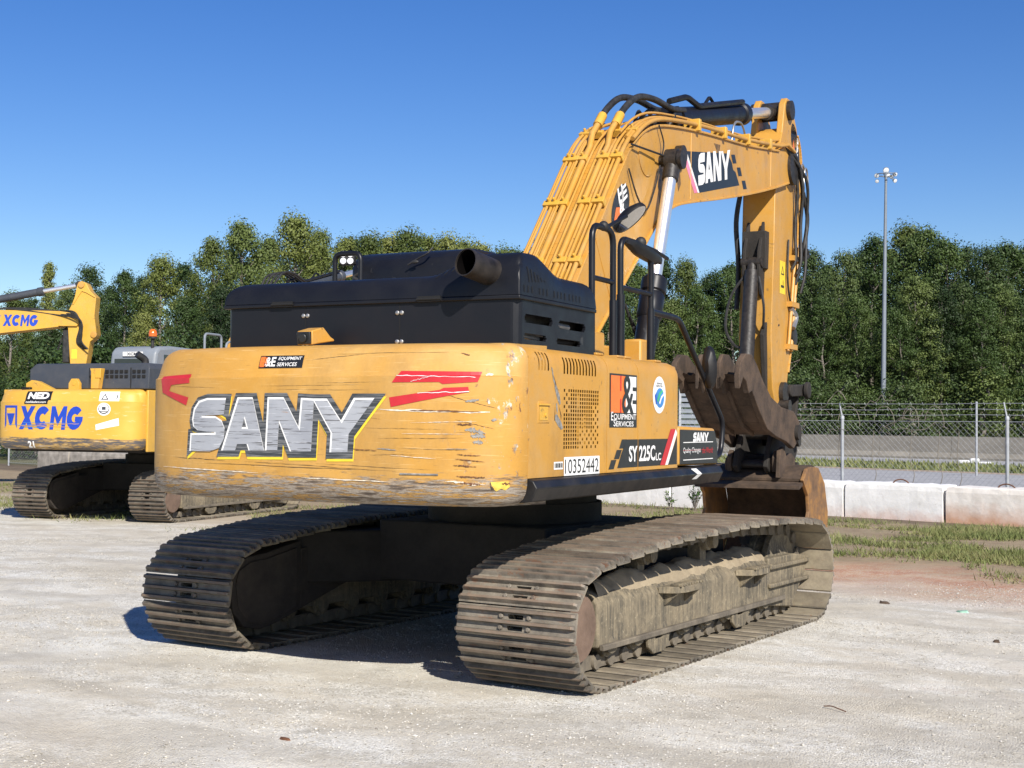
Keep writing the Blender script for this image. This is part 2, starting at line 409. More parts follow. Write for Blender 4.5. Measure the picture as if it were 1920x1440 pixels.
def sm(a, b_, x): t = max(0, min(1, (x-a)/(b_-a))); return t*t*(3-2*t)
# ------------------------------------------------------------------ excavator undercarriage (machine frame: x right, y forward, z up)
G, HW = 1.325, .405
CS, RS_, CI, RI_ = (-1.77, .385), .345, (1.85, .415), .385
def track_path():
    p = [(y, .034) for y in lin(-1.70, 1.75, 24)]
    p += [(CI[0]+RI_*math.sin(a), CI[1]-RI_*math.cos(a)) for a in lin(R(8), R(172), 16)]
    top = spline([(1.80, .80, 0), (1.2, .838, 0), (.42, .85, 0), (-.1, .838, 0), (-.6, .83, 0), (-1.2, .79, 0), (-1.72, .73, 0)], 6)
    p += [(v.x, v.y) for v in top]
    p += [(CS[0]-RS_*math.sin(a), CS[1]+RS_*math.cos(a)) for a in lin(R(8), R(172), 16)]
    return p
def resample(p, pitch):
    q = p+[p[0]]; L = [0]
    for a, b in zip(q, q[1:]): L.append(L[-1]+math.dist(a, b))
    n = round(L[-1]/pitch); st = L[-1]/n; out = []; j = 0
    for k in range(n):
        s = k*st
        while L[j+1] < s: j += 1
        t = (s-L[j])/max(1e-9, L[j+1]-L[j]); out.append((q[j][0]+(q[j+1][0]-q[j][0])*t, q[j][1]+(q[j+1][1]-q[j][1])*t))
    return out, st
PINS, PITCH_T = resample(track_path(), .186)
def shoe_mesh():
    b = MB(); h = PITCH_T/2; W = HW
    # profile along travel (s, outward n): lip, grouser, plate, grouser, plate, grouser, lip
    gr = []
    for c in (-.066, 0.0, .066): gr += [(c-.015, .004), (c-.008, .036), (c+.008, .036), (c+.015, .004)]
    prof = [(-h+.006, -.002), (-h+.012, .004)]+gr+[(h-.010, .004), (h-.003, -.001)]
    flats = {5, 9}   # index of the segment that is plate between grousers
    xs = [-W, -W+.02, -.052, .052, W-.02, W]
    pts = lambda i, x: (x, prof[i][0], prof[i][1]-(.012 if abs(x) > W-.01 and prof[i][1] > .02 else 0))
    n = len(prof)
    for i in range(n-1):
        for k in range(5):
            x0, x1 = xs[k], xs[k+1]
            if i in flats and k == 2:
                s0, s1 = prof[i][0], prof[i+1][0]; a0, a1 = s0+.006, s1-.004
                for (p0, p1) in ((s0, a0), (a1, s1)):
                    b.add([(x0, p0, .004), (x1, p0, .004), (x1, p1, .004), (x0, p1, .004)], [(0, 1, 2, 3)])
                # walls of the hole
                o = [(x0, a0), (x1, a0), (x1, a1), (x0, a1)]
                b.add([(*q, .004) for q in o]+[(*q, -.012) for q in o], [(i2, (i2+1) % 4, 4+(i2+1) % 4, 4+i2) for i2 in range(4)])
            else: b.add([pts(i, x0), pts(i, x1), pts(i+1, x1), pts(i+1, x0)], [(0, 1, 2, 3)])
    # underside with the same openings
    for i in range(n-1):
        for k in range(5):
            if i in flats and k == 2: continue
            z0, z1 = -.012, -.012
            e0, e1 = max(-h+.014, min(h-.016, prof[i][0])), max(-h+.014, min(h-.016, prof[i+1][0])); b.add([(xs[k], e0, z0), (xs[k], e1, z1), (xs[k+1], e1, z1), (xs[k+1], e0, z0)], [(0, 1, 2, 3)])
    for sx in (-1, 1):
        vs = [pts(i, sx*W) for i in range(n)]+[(sx*W, max(-h+.014, min(h-.016, prof[i][0])), -.012) for i in range(n)]
        b.add(vs, [(i, i+1, n+i+1, n+i) if sx < 0 else (i, n+i, n+i+1, i+1) for i in range(n-1)])
    for sgn, i in ((-1, 0), (1, n-1)):
        ee = max(-h+.014, min(h-.016, prof[i][0])); b.add([(-W, ee, -.012), (W, ee, -.012), (W, *prof[i][:1], prof[i][1]), (-W, prof[i][0], prof[i][1])], [(0, 1, 2, 3) if sgn < 0 else (3, 2, 1, 0)])
    for bx in (-.095, .095):
        for by in (-.033, .033): b.lathe([(.0165, .004), (.0165, .016), (.011, .021)], (bx, by, 0), (0, 0, 1), 6)
    return b.mesh('track_shoe', M['track'], 30)
SHOE = shoe_mesh()
def chain_mesh():
    b = MB(); n = len(PINS); rr = random.Random(3)
    for k in range(n):
        a = Vector((0, *PINS[k])); c = Vector((0, *PINS[(k+1) % n])); d = (c-a).normalized(); o = Vector((0, d.z, -d.y))
        ia = a-o*.068; ic = c-o*.068
        for sx in (-1, 1):
            b.bar(ia+Vector((sx*.078, 0, 0))-d*.015, ic+Vector((sx*.078, 0, 0))+d*.015, .04, .085, o)
            b.tube([ia+Vector((sx*.05, 0, 0)), ia+Vector((sx*.120, 0, 0))], .048, 10)
        b.tube([ia-Vector((.06, 0, 0)), ia+Vector((.06, 0, 0))], .03, 8)
    return b.mesh('track_chain', M['chain'], 40)
CHAIN = chain_mesh()
def lump_grid(b, x0, x1, y0, y1, z, amp, seed, nx=16, ny=150):
    s_ = 1 if x1 > x0 else -1
    def f(t, v):
        u = x0+(x1-x0)*t; slope = -.10*max(0, t-.62)/.38 if t > .62 else 0
        h = mnoise.noise(Vector((u*6+seed, v*3.0, seed)))*.6+mnoise.noise(Vector((u*15, v*11, seed*2)))*.22+mnoise.noise(Vector((u*40, v*38, seed)))*.10+.55
        e = min(1, min(t*2.6, (1-t)*6)+.04)
        return (u, v, z-.03+slope+amp*max(0, h)*e)
    b.grid(f, lin(0, 1, nx), lin(y0, y1, ny), flip=s_ < 0)
def make_undercarriage(root, pre, detail=True, gx=1.0, sx_=1.0):
    trk = []
    for s, nm in ((1, 'right'), (-1, 'left')):
        xc = s*G*gx
        t = link('track', CHAIN, root); t.location = (xc, 0, 0); t.scale = (sx_, 1, 1); t['label'] = '%s crawler track, %s' % (nm, pre); trk.append(t)
        rr = random.Random(5+s); n = len(PINS)
        for k in range(n):
            a = Vector((0, *PINS[k])); c = Vector((0, *PINS[(k+1) % n])); d = (c-a).normalized(); o = Vector((0, d.z, -d.y)); m = (a+c)/2
            tl = .045+rr.uniform(-.03, .03) if m.z > .1 else .055+rr.uniform(-.008, .008)
            d2 = (d*math.cos(tl)+o*math.sin(tl)); o2 = Vector((0, d2.z, -d2.y))
            Mx = Matrix(((-1, 0, 0, 0), (0, d2.y, o2.y, m.y), (0, d2.z, o2.z, m.z), (0, 0, 0, 1)))
            if k % 2: Mx = Mx @ Matrix.Rotation(math.pi, 4, 'Z') if False else Mx
            ob = bpy.data.objects.new('track_shoe', SHOE); COL.objects.link(ob); ob.parent = t; ob.matrix_basis = Mx
        # frame
        b = MB(); P = [(-.17, .2), (.172, .2), (.172, .47), (.13, .525), (.04, .565), (-.05, .565), (-.17, .47)]
        b.prism([(xc+s*u, v) for u, v in P], -1.42, 1.40, 1)
        b.box((xc-.15, 1.40, .20), (xc+.15, 1.75, .48))
        fr = b.build('track_frame', M['mudframe'], root, bevel=.015)
        f = MB(); ox = xc+s*.172
        f.box((min(ox, ox+s*.035), -1.40, .185), (max(ox, ox+s*.035), 1.66, .222))
        f.build('frame_flange', M['chain'], fr, bevel=.006)
        y = MB()
        y.prism([(1.38, .16), (1.90, .10), (2.02, .22), (2.20, .36), (2.20, .50), (1.95, .53), (1.38, .53)], xc+s*.10, xc+s*.17, 0)
        for zz in (.30, .445): y.box((min(xc+s*.17, xc+s*.205), 1.36, zz), (max(xc+s*.17, xc+s*.205), 2.21, zz+.035))
        y.build('idler_yoke', M['mudframe'], fr, bevel=.01)
        if detail:
            l = MB(); lump_grid(l, xc-s*.14, xc+s*.166, -1.36, 1.42, .585, .095, 3+s)
            l.build('mud_cake', M['mud'], fr, smooth=60)
        for (y0, y1) in ((-.58, -.06), (.72, 1.20)):
            st = MB(); cx = (y0+y1)/2; xo = ox+s*.135
            pl = [(ox-s*.002, y0), (xo-s*.03, y0+.06), (xo, y0+.16), (xo, y1-.16), (xo-s*.03, y1-.06), (ox-s*.002, y1)]
            st.prism(pl, .455, .50, 2)
            for i in range(9):
                yy = y0+.09+i*(y1-y0-.18)/8; st.box((min(ox+s*.05, xo), yy-.009, .499), (max(ox+s*.05, xo), yy+.009, .517))
            for yy in (y0+.1, y1-.1): st.prism([(ox, .46), (xo-s*.02, .46), (ox, .36)], yy-.02, yy+.02, 1)
            st.build('step', M['mudframe'], fr, bevel=.004)
        # rollers
        ro = [(.06, -.17), (.06, -.14), (.085, -.135), (.085, -.055), (.07, -.05), (.07, .05), (.085, .055), (.085, .135), (.06, .14), (.06, .17), (.03, .18)]
        for i in range(8):
            b = MB(); yy = -1.22+i*.365; b.lathe(ro, (xc, yy, .205), (1, 0, 0), 16)
            b.prism([(yy-.075, .22), (yy-.06, .16), (yy, .145), (yy+.06, .16), (yy+.075, .22)], xc+s*.14, xc+s*.17, 0)
            b.build('bottom_roller', M['mudframe'], root)
        for yy in (-.60, .78):
            b = MB()
            b.prism([(yy-.17, .22), (yy-.15, .12), (yy-.08, .07), (yy+.08, .07), (yy+.15, .12), (yy+.17, .22), (yy+.07, .22), (yy+.05, .165), (yy-.05, .165), (yy-.07, .22)], xc+s*.165, xc+s*.19, 0)
            b.build('roller_guard', M['mudframe'], root, bevel=.006)
        for yy, zz in ((-.60, .71), (.40, .735)):
            b = MB(); b.lathe([(.03, -.14), (.062, -.13), (.062, -.05), (.05, -.045), (.05, .03), (.068, .04), (.068, .1), (.05, .105), (.05, .15), (.03, .16)], (xc, yy, zz), (s, 0, 0), 18)
            b.box((xc-.05, yy-.05, .5), (xc+.05, yy+.05, zz-.03)); b.build('carrier_roller', M['mudframe'], root)
        b = MB(); b.lathe([(.08, -.11), (.27, -.10), (.325, -.085), (.325, -.04), (.30, -.035), (.30, .035), (.325, .04), (.325, .085), (.27, .10), (.20, .09), (.12, .12), (.05, .13)], (xc, CI[0], CI[1]), (1, 0, 0), 30)
        b.build('idler_wheel', M['mudframe'], root)
        b = MB(); poly = []
        for i in range(44):
            a = 2*math.pi*i/44; rr_ = .30 if i % 4 < 2 else .262; poly.append((CS[0]+rr_*math.sin(a), CS[1]+rr_*math.cos(a)))
        b.prism(poly, xc-.035, xc+.035, 0); b.build('sprocket', M['darksteel'], root)
        b = MB(); prof = [(.235, -.10), (.235, .05), (.225, .10), (.222, .165), (.205, .20), (.06, .212), (.0, .212)]
        b.lathe(prof, (xc, -1.70, .36), (s, 0, 0), 28)
        for i in range(12):
            a = 2*math.pi*i/12; b.lathe([(.012, .10), (.012, .118)], (xc, -1.70+.229*math.cos(a)*.98, .36+.229*math.sin(a)*.98), (s, 0, 0), 6)
        b.build('final_drive', M['rust'], root)
        # inner travel motor guard and the box leg it hangs on
        b = MB(); xi = xc-s*.27
        poly = [(-1.96, .47), (-1.93, .58), (-1.80, .64), (-1.60, .655), (-1.24, .72), (-1.22, .40), (-1.24, .22), (-1.50, .15), (-1.66, .125), (-1.82, .16), (-1.93, .28)]
        b.prism(poly, min(xi, xi+s*.12), max(xi, xi+s*.12), 0)
        ins = [(-1.60+(u+1.60)*.86, .39+(v-.39)*.86) for u, v in poly]
        b.prism(ins, min(xi, xi-s*.012), max(xi, xi-s*.012), 0)
        b.build('motor_guard', M['guard'], root, bevel=.012)
        b = MB(); b.prism([(-1.24, .22), (-1.24, .66), (-.75, .72), (.75, .72), (1.2, .6), (1.2, .3), (.6, .42), (-.5, .42)], min(xi, xi+s*.1), max(xi, xi+s*.1), 0)
        b.build('inner_frame', M['guard'], root, bevel=.012)
    b = MB(); b.box((-.72, -.75, .42), (.72, .75, .86))
    for sx in (-1, 1):
        for sy in (-1, 1):
            A = [(sx*.45, sy*.35), (sx*.70, sy*.75), (sx*1.16*gx, sy*1.28), (sx*1.16*gx, sy*.62), (sx*.72, sy*.20)]
            b.prism(A, .40, .78, 2)
    b.build('car_body', M['darksteel'], root, bevel=.015)
    b = MB(); b.lathe([(.66, .84), (.66, 1.0), (.62, 1.0), (.62, 1.14)], (0, 0, 0), (0, 0, 1), 40); b.build('swing_ring', M['darksteel'], root)

# ------------------------------------------------------------------ the large excavator
PHI = R(5.443)
EX = empty('excavator'); tag(EX, 'large yellow excavator with black hood and raised boom in the foreground', 'excavator')
make_undercarriage(EX, 'caked with dry mud')
CW0, CWA, CWN, CWD = .05, 1.28, 2.8, .42
CWP = [(1.118, .26), (1.119, .13), (1.124, .085), (1.137, .052), (1.158, .028), (1.19, .011), (1.235, .002), (1.32, 0), (1.45, 0), (1.60, 0), (1.75, 0), (1.835, .0), (1.842, .012), (1.865, .022), (1.93, .040), (1.965, .055), (1.99, .075), (2.01, .105), (2.022, .15), (2.03, .24)]
def cw_in(z):
    for (a, i), (b, j) in zip(CWP, CWP[1:]):
        if a <= z <= b: return i+(j-i)*(z-a)/(b-a)
    return 0
def cw_xy(t):
    """t from -1 (left seam) to 1 (right seam) -> plan point and outward normal"""
    a = t*math.pi/2; sx = math.copysign(abs(math.sin(a))**(2/CWN), a); cy = abs(math.cos(a))**(2/CWN)
    x = CWA*sx; y = CWD*cy
    nx = math.copysign((abs(x)/CWA)**(CWN-1)/CWA, x); ny = (y/CWD)**(CWN-1)/CWD; n = math.hypot(nx, ny)
    return CW0+x, -2.5-y, nx/n, -ny/n
def cw_pt(x, z, eps=0.0):
    q = max(0, 1-abs((x-CW0)/CWA)**CWN)**(1/CWN); y = -CWD*q
    nx = math.copysign((abs(x-CW0)/CWA)**(CWN-1)/CWA, x-CW0); ny = (q)**(CWN-1)/CWD; n = math.hypot(nx, ny); nx /= n; ny /= -n
    k = eps-cw_in(z)
    return (x+nx*k, -2.5+y+ny*k, z)
def make_cw(root, m, rz=0, dent=True):
    b = MB(); ts = [math.copysign(abs(i/48)**.8, i) for i in range(-48, 49)]
    def f(t, k):
        z, i = CWP[int(k)]; x, y, nx, ny = cw_xy(t); i2 = i
        if z > 1.8:
            pi = .10-math.sqrt(max(0, .01-max(0, z-1.925)**2)) if z > 1.925 else 0; k_ = sm(.86, 1, abs(t)); i2 = i*(1-k_)+min(i, pi)*k_
        return (x-nx*i2, y-ny*i2, z)
    b.grid(f, ts, range(len(CWP)))
    n = len(CWP); o = len(b.v)
    top = [i*n+n-1 for i in range(len(ts))]; bot = [i*n for i in range(len(ts))]
    b.v += [(-1.2, -2.2, 2.03), (1.3, -2.2, 2.03), (-1.2, -2.2, 1.118), (1.3, -2.2, 1.118)]
    b.f.append(top+[o+1, o]); b.f.append(bot[::-1]+[o+2, o+3])
    for side, (a, c) in ((0, (o, o+2)), (len(ts)-1, (o+1, o+3))):
        e = [side*n+k for k in range(n)]; b.f.append(e+[a, c] if side == 0 else e[::-1]+[c, a])
    return b.build('counterweight', m, root, rz, smooth=28)
VC = [1.835, 1.842, 1.865, 1.93, 1.965, 1.99]
CWO = make_cw(EX, M['cw'], PHI)
E1, E2, E3, E4 = .0022, .0038, .0054, .007
cwf = lambda e: (lambda u, v: cw_pt(u, v, e))
LS = [(-0.445, 1.704), (-0.588, 1.704), (-0.655, 1.687), (-0.693, 1.644), (-0.706, 1.584), (-0.697, 1.545), (-0.662, 1.523), (-0.59, 1.516), (-0.52, 1.515), (-0.52, 1.499), (-0.719, 1.494), (-0.725, 1.399), (-0.566, 1.4), (-0.492, 1.421), (-0.456, 1.476), (-0.452, 1.531), (-0.474, 1.574), (-0.522, 1.597), (-0.636, 1.599), (-0.636, 1.613), (-0.459, 1.617)]
LA = [(-0.462, 1.407), (-0.346, 1.708), (-0.243, 1.708), (-0.157, 1.412), (-0.259, 1.411), (-0.274, 1.448), (-0.354, 1.446), (-0.368, 1.409)]
LAH = [(-0.3, 1.61), (-0.273, 1.535), (-0.322, 1.534)]
LN = [(-0.138, 1.413), (-0.124, 1.708), (-0.02, 1.708), (0.094, 1.529), (0.11, 1.704), (0.188, 1.7), (0.172, 1.413), (0.036, 1.41), (-0.051, 1.589), (-0.062, 1.414)]
LY = [(0.192, 1.7), (0.278, 1.7), (0.377, 1.573), (0.462, 1.704), (0.577, 1.704), (0.422, 1.514), (0.415, 1.412), (0.309, 1.41), (0.315, 1.516)]
LET = [[LS], [LA, LAH], [LN], [LY]]
sh = [shape2d([LET[i][0]], .036) for i in range(4)]
for i in range(4):
    k = .0004*i
    decal('letter_shadow', ([(u+.004, v-.016) for u, v in sh[i][0]], sh[i][1]), cwf(E1+k), M['lemon'], CWO, 0, .05, vcuts=VC)
    decal('letter_outline', sh[i], cwf(E2+.0008+k), M['scrblk'], CWO, 0, .05, vcuts=VC)
    hi = shape2d(LET[i], .006); decal('letter_edge', ([(u-.006, v+.006) for u, v in hi[0]], hi[1]), cwf(E3+.0016), M['white'], CWO, 0, .05, vcuts=VC)
    lt = decal('letter', shape2d(LET[i]), cwf(E4+.001), M['silver'], CWO, 0, .05, vcuts=VC); lt['label'] = 'scraped silver letter %s' % 'SANY'[i]
RL = [(-1.045, 1.85), (-0.757, 1.861), (-0.751, 1.807), (-0.925, 1.796), (-0.947, 1.76), (-0.759, 1.72), (-0.777, 1.672), (-1.021, 1.751)]
R1 = [(0.734, 1.866), (1.184, 1.861), (1.162, 1.805), (0.98, 1.793), (0.962, 1.804), (0.687, 1.802)]
R2 = [(0.672, 1.719), (0.966, 1.761), (0.986, 1.772), (1.115, 1.778), (1.121, 1.75), (0.682, 1.666)]
for p in (RL, R1, R2): decal('red_stripe', shape2d([p]), cwf(E1+.001), M['red'], CWO, 0, .04, vcuts=VC)
for (x0, z0, x1, z1, t_) in ((.71, 1.842, 1.15, 1.832, .005), (.80, 1.806, .92, 1.838, .003), (.84, 1.742, 1.12, 1.752, .006)):
    n = 14; pts = [(x0+(x1-x0)*i/n, z0+(z1-z0)*i/n+rnd.uniform(-.003, .003)) for i in range(n+1)]
    decal('scrape', shape2d([[(u, v+t_/2*rnd.uniform(.3, 1)) for u, v in pts]+[(u, v-t_/2*rnd.uniform(.3, 1)) for u, v in pts[::-1]]]), cwf(E3), M['white'], CWO, 0, .04, vcuts=VC)
def gouge(x0, z0, x1, z1, th, m, nm='gouge', j=.25, e=E1):
    n = 26; wk = 0; pts = []
    for i in range(n+1):
        wk = wk*.8+rnd.uniform(-th*j, th*j)*.45; pts.append((x0+(x1-x0)*i/n, z0+(z1-z0)*i/n+wk))
    w_ = [math.sin(math.pi*min(1, max(0, (i+.3)/(n+.6))))**.5*rnd.uniform(.25, 1) for i in range(n+1)]
    decal(nm, shape2d([[(u, v+th/2*k) for (u, v), k in zip(pts, w_)]+[(u, v-th/2*k) for (u, v), k in list(zip(pts, w_))[::-1]]]), cwf(e), m, CWO, 0, .05, vcuts=VC)
M['lemon2'] = flat('faded_yellow_vinyl', (.66, .44, .07), .5, var=.3, scale=30)
M['prim'] = flat('grey_primer', (.22, .21, .19), .6, var=.5, scale=40)
M['rustm'] = flat('rust_mark', (.13, .055, .025), .8, var=.5, scale=50)
M['darkm'] = flat('dark_scratch', (.06, .04, .025), .7, var=.5, scale=30)
M['palem'] = flat('pale_scrape', (.66, .58, .46), .6, var=.3, scale=40)
gouge(.60, 1.652, 1.22, 1.640, .016, M['palem'], e=E1); gouge(.78, 1.650, 1.18, 1.640, .010, M['rustm'], e=E2)
for a in ((-.62, 1.33, .72, 1.315, .006), (-.30, 1.345, .55, 1.32, .005), (.2, 1.345, .95, 1.325, .004), (-.9, 1.36, -.45, 1.35, .006), (.55, 1.76, -.1, 1.765, .003), (.62, 1.805, .2, 1.80, .003), (.3, 1.965, 1.0, 1.97, .004), (-.95, 1.79, -.5, 1.775, .003), (.5, 1.55, 1.0, 1.545, .003), (.6, 1.49, 1.1, 1.50, .004), (.72, 1.44, 1.12, 1.43, .004), (.55, 1.40, .85, 1.405, .004), (1.05, 1.60, 1.24, 1.55, .005), (.98, 1.74, 1.26, 1.66, .006), (.1, 1.93, .5, 1.965, .004), (.42, 1.62, .62, 1.60, .003), (-.2, 1.785, .5, 1.79, .003)):
    gouge(a[0], a[1], a[2], a[3], a[4]*.6, M['darkm'], j=.9)
for a in ((1.10, 1.545, 1.20, 1.53, .03), (1.13, 1.515, 1.20, 1.51, .035), (1.14, 1.48, 1.19, 1.475, .03), (1.10, 1.70, 1.17, 1.705, .02), (.60, 1.435, .72, 1.43, .010), (1.225, 1.60, 1.25, 1.60, .02), (1.0, 1.44, 1.12, 1.438, .006)): gouge(*a, M['prim'], j=.2, e=E2)
for a in ((1.06, 1.575, 1.14, 1.57, .012), (1.06, 1.41, 1.18, 1.405, .007), (1.05, 1.385, 1.2, 1.37, .006), (1.04, 1.35, 1.16, 1.345, .009), (1.06, 1.29, 1.20, 1.285, .012), (1.08, 1.255, 1.18, 1.25, .014), (.35, 1.435, .60, 1.425, .008), (1.07, 1.965, 1.12, 1.955, .008)): gouge(*a, M['rustm'], j=.35, e=E3)
for a in ((1.0, 1.262, 1.2, 1.245, .016), (1.2, 1.845, 1.235, 1.85, .02), (.8, 1.58, 1.16, 1.59, .004), (.75, 1.52, 1.1, 1.52, .004), (.68, 1.40, .95, 1.385, .005), (-1.0, 1.30, -.2, 1.285, .009), (.1, 1.262, .7, 1.255, .009), (1.21, 1.70, 1.22, 1.695, .03)): gouge(*a, M['palem'], j=.3, e=E2)
GR = [(0.731, 1.306), (0.962, 1.307), (0.979, 1.342), (1.007, 1.38), (1.041, 1.41), (1.176, 1.414), (1.306, 1.407)]
b = MB(); b.tube([cw_pt(u, v, -.001) for u, v in [(GR[0][0]+(GR[-1][0]-GR[0][0])*0, GR[0][1])]+GR], .0055, 6); b.build('cast_ridge', M['cw'], CWO)
b = MB(); b.tube([cw_pt(u, 1.298, .001) for u in lin(.74, .96, 6)], .006, 6); b.build('seam_mark', M['prim'], CWO)
# yellow hatch sticker remnant on lower right corner
decal('warning_sticker', shape2d([[(1.225, 1.262), (1.295, 1.265), (1.30, 1.235), (1.285, 1.215), (1.27, 1.225), (1.25, 1.21), (1.235, 1.228)]]), cwf(E1+.001), M['lemon2'], CWO, 0, .02)
gouge(1.222, 1.25, 1.24, 1.22, .03, M['darkm'], j=.5, e=E3); gouge(1.27, 1.255, 1.30, 1.25, .015, M['rustm'], j=.5, e=E3)
# dealer sticker on the counterweight
def he_small():
    f = cwf(E1+.002); f2 = cwf(E3+.002)
    decal('dealer_sticker', shape2d([rect(-.23, 1.890, .081, 1.962)]), f, M['blk'], CWO, 0, .05, vcuts=VC)
    decal('dealer_mark', shape2d([rect(-.222, 1.896, -.19, 1.956)]), f2, M['orange'], CWO, 0, .05, vcuts=VC)
    decal('dealer_mark', text2d('H', .05, .052, .03, x=-.222, y=1.900), cwf(E4+.002), M['orange'], CWO, 0, .05, vcuts=VC)
    decal('dealer_mark', text2d('&E', .075, .056, .03, x=-.185, y=1.898), cwf(E4+.002), M['white'], CWO, 0, .05, vcuts=VC)
    decal('dealer_name', text2d('EQUIPMENT', .165, .022, .012, .15, -.095, 1.932), f2, M['white'], CWO, 0, .05, vcuts=VC)
    decal('dealer_name', text2d('SERVICES', .14, .022, .012, .15, -.098, 1.899), f2, M['white'], CWO, 0, .05, vcuts=VC)
he_small()
# rear camera housing on top edge
b = MB(); Mx = Matrix.Translation((-.02, -2.66, 2.085)) @ Matrix.Rotation(R(-6), 4, 'Z') @ Matrix.Rotation(R(10), 4, 'X') @ Matrix.Scale(.78, 4)
b.prism([(-.09, -.055), (-.075, .05), (.06, .06), (.13, -.02), (.17, -.045), (.17, -.06), (.0, -.055)], -.075, .075, 0); b.v = [tuple(Mx @ Vector(v)) for v in b.v]
c = b.build('camera_housing', M['yellow'], EX, PHI, bevel=.006)
b = MB(); b.box((-.066, -.098, -.048), (.066, -.074, .044), Mx); b.lathe([(.028, 0), (.028, .012), (.018, .012)], Mx @ Vector((.0, -.098, 0)), (Mx.to_3x3() @ Vector((0, -1, 0))), 14); b.build('camera_bezel', M['blk'], c, bevel=.004)
b = MB(); b.box((-.026, -.106, -.02), (.026, -.103, .02), Mx); b.build('camera_lens', M['glass'], c)

# ---- hood: lower box with side openings, lid, hinges, exhaust
HX0, HX1, HY0, HY1, HZ0, HZ1 = -.80, 1.25, -2.47, -1.40, 2.015, 2.285
b = MB(); rc = .05
def hood_wall(path, holes_fn):
    pass
rear = [(HX0, HY1), (HX0, HY0+rc)]+[(HX0+rc-rc*math.cos(a), HY0+rc-rc*math.sin(a)) for a in lin(R(18), R(72), 3)]+[(HX0+rc, HY0)]
rear += [(HX1-rc, HY0)]+[(HX1-rc+rc*math.sin(a), HY0+rc-rc*math.cos(a)) for a in lin(R(18), R(72), 3)]+[(HX1, HY0+rc)]
for (x0, y0), (x1, y1) in zip(rear, rear[1:]):
    b.add([(x0, y0, HZ0), (x1, y1, HZ0), (x1, y1, HZ1), (x0, y0, HZ1)], [(0, 1, 2, 3)])
def rs(y, z, d): return (HX1-d, y, z)
wins = []
for (y0, y1, z0, z1) in ((-2.38, -2.03, 2.155, 2.205), (-1.92, -1.55, 2.15, 2.20), (-2.39, -2.11, 2.06, 2.095), (-1.95, -1.62, 2.055, 2.09)): wins.append((y0, y1, z0, z1)); wins.append((y0-.012, y0, z0+.012, z1-.012)); wins.append((y1, y1+.012, z0+.012, z1-.012))
b.holed(rs, [HY0+rc, HY1], [HZ0, HZ1], wins, depth=.02)
b.add([(HX0, HY1, HZ0), (HX1, HY1, HZ0), (HX1, HY1, HZ1), (HX0, HY1, HZ1)], [(3, 2, 1, 0)])
HD = b.build('hood_side', M['black'], EX, PHI)
b = MB(); b.box((1.16, -2.36, 2.02), (1.165, -1.5, 2.28)); b.tube([(1.19, -2.2, 2.07), (1.19, -1.6, 2.08)], .02, 8); b.build('hood_interior', M['grease'], HD)
b = MB(); b.tube([(1.20, -2.36, 2.085), (1.20, -2.12, 2.075)], .016, 8); b.tube([(1.20, -1.9, 2.175), (1.20, -1.7, 2.17)], .02, 8); split(b, 'inner_pipe', M['steel'], HD)
b = MB()
for x in (-.215, -.185, .455, .485):
    for z in (2.055, 2.225): b.lathe([(.0135, 0), (.0135, .007), (.008, .011)], (x, HY0+.001, z), (0, -1, 0), 10)
split(b, 'bolt', M['steel'], HD)
b = MB()
for x in (-.2, .47): b.box((x-.002, HY0-.0015, HZ0), (x+.002, HY0+.001, HZ1))
split(b, 'panel_joint', M['dark'], HD)
def sm(a, b_, x): t = max(0, min(1, (x-a)/(b_-a))); return t*t*(3-2*t)
LX0, LX1, LY0, LY1 = HX0-.012, HX1+.012, HY0-.014, HY1+.005
def lid_h(x, y):
    base = .135+.02*sm(LY0, LY0+.6, y)
    hump = sm(.62, .98, x)*.115*(1-sm(-2.25, -1.85, y)); back = sm(.3, .7, x)*0
    d = min((x-LX0)/.14, (LX1-x)/.06, (y-LY0)/.13, (LY1-y)/.16); d = max(0, min(1, d))
    return (base+hump)*(1-(1-d)**2.4)**(1/2.2)
xs = sorted(set([LX0+t for t in (0, .004, .012, .025, .045, .07, .1, .14)]+lin(LX0+.2, LX1-.1, 40)+[LX1-t for t in (.06, .045, .03, .018, .009, .003, 0)]))
ys = sorted(set([LY0+t for t in (0, .004, .012, .025, .045, .07, .1, .13)]+lin(LY0+.16, LY1-.18, 24)+[LY1-t for t in (.16, .12, .08, .05, .025, .01, 0)]))
b = MB(); b.grid(lambda x, y: (x, y, HZ1+.022+lid_h(x, y)), xs, ys); LID = b.build('hood_lid', M['black'], EX, PHI, smooth=55)
b = MB()
b.box((LX0-.004, LY0-.004, HZ1-.004), (LX1+.004, LY1, HZ1+.02)); b.build('lid_rim', M['black'], LID, bevel=.006)
for x in (-.36, .68):
    b = MB(); b.box((x-.075, LY0-.013, HZ1-.002), (x+.075, LY0-.004, HZ1+.030)); b.tube([(x-.08, LY0-.013, HZ1+.012), (x+.08, LY0-.013, HZ1+.012)], .008, 8); b.build('hinge', M['dark'], LID)
b = MB()
def lz(x, y): return HZ1+.022+lid_h(x, y)
for k in range(4):   # slanted louvres beside the exhaust
    x = .70+k*.055; n = 6; pts = []
    for i in range(n+1):
        xx = x+.10*i/n; yy = LY0+.035+.09*i/n; pts.append((xx, yy, lz(xx, yy)+.0015))
    b.add([(p[0]-.008, p[1], lz(p[0]-.008, p[1])+.0016) for p in pts]+[(p[0]+.008, p[1], lz(p[0]+.008, p[1])+.0016) for p in pts], [(i, n+1+i, n+2+i, i+1) for i in range(n)])
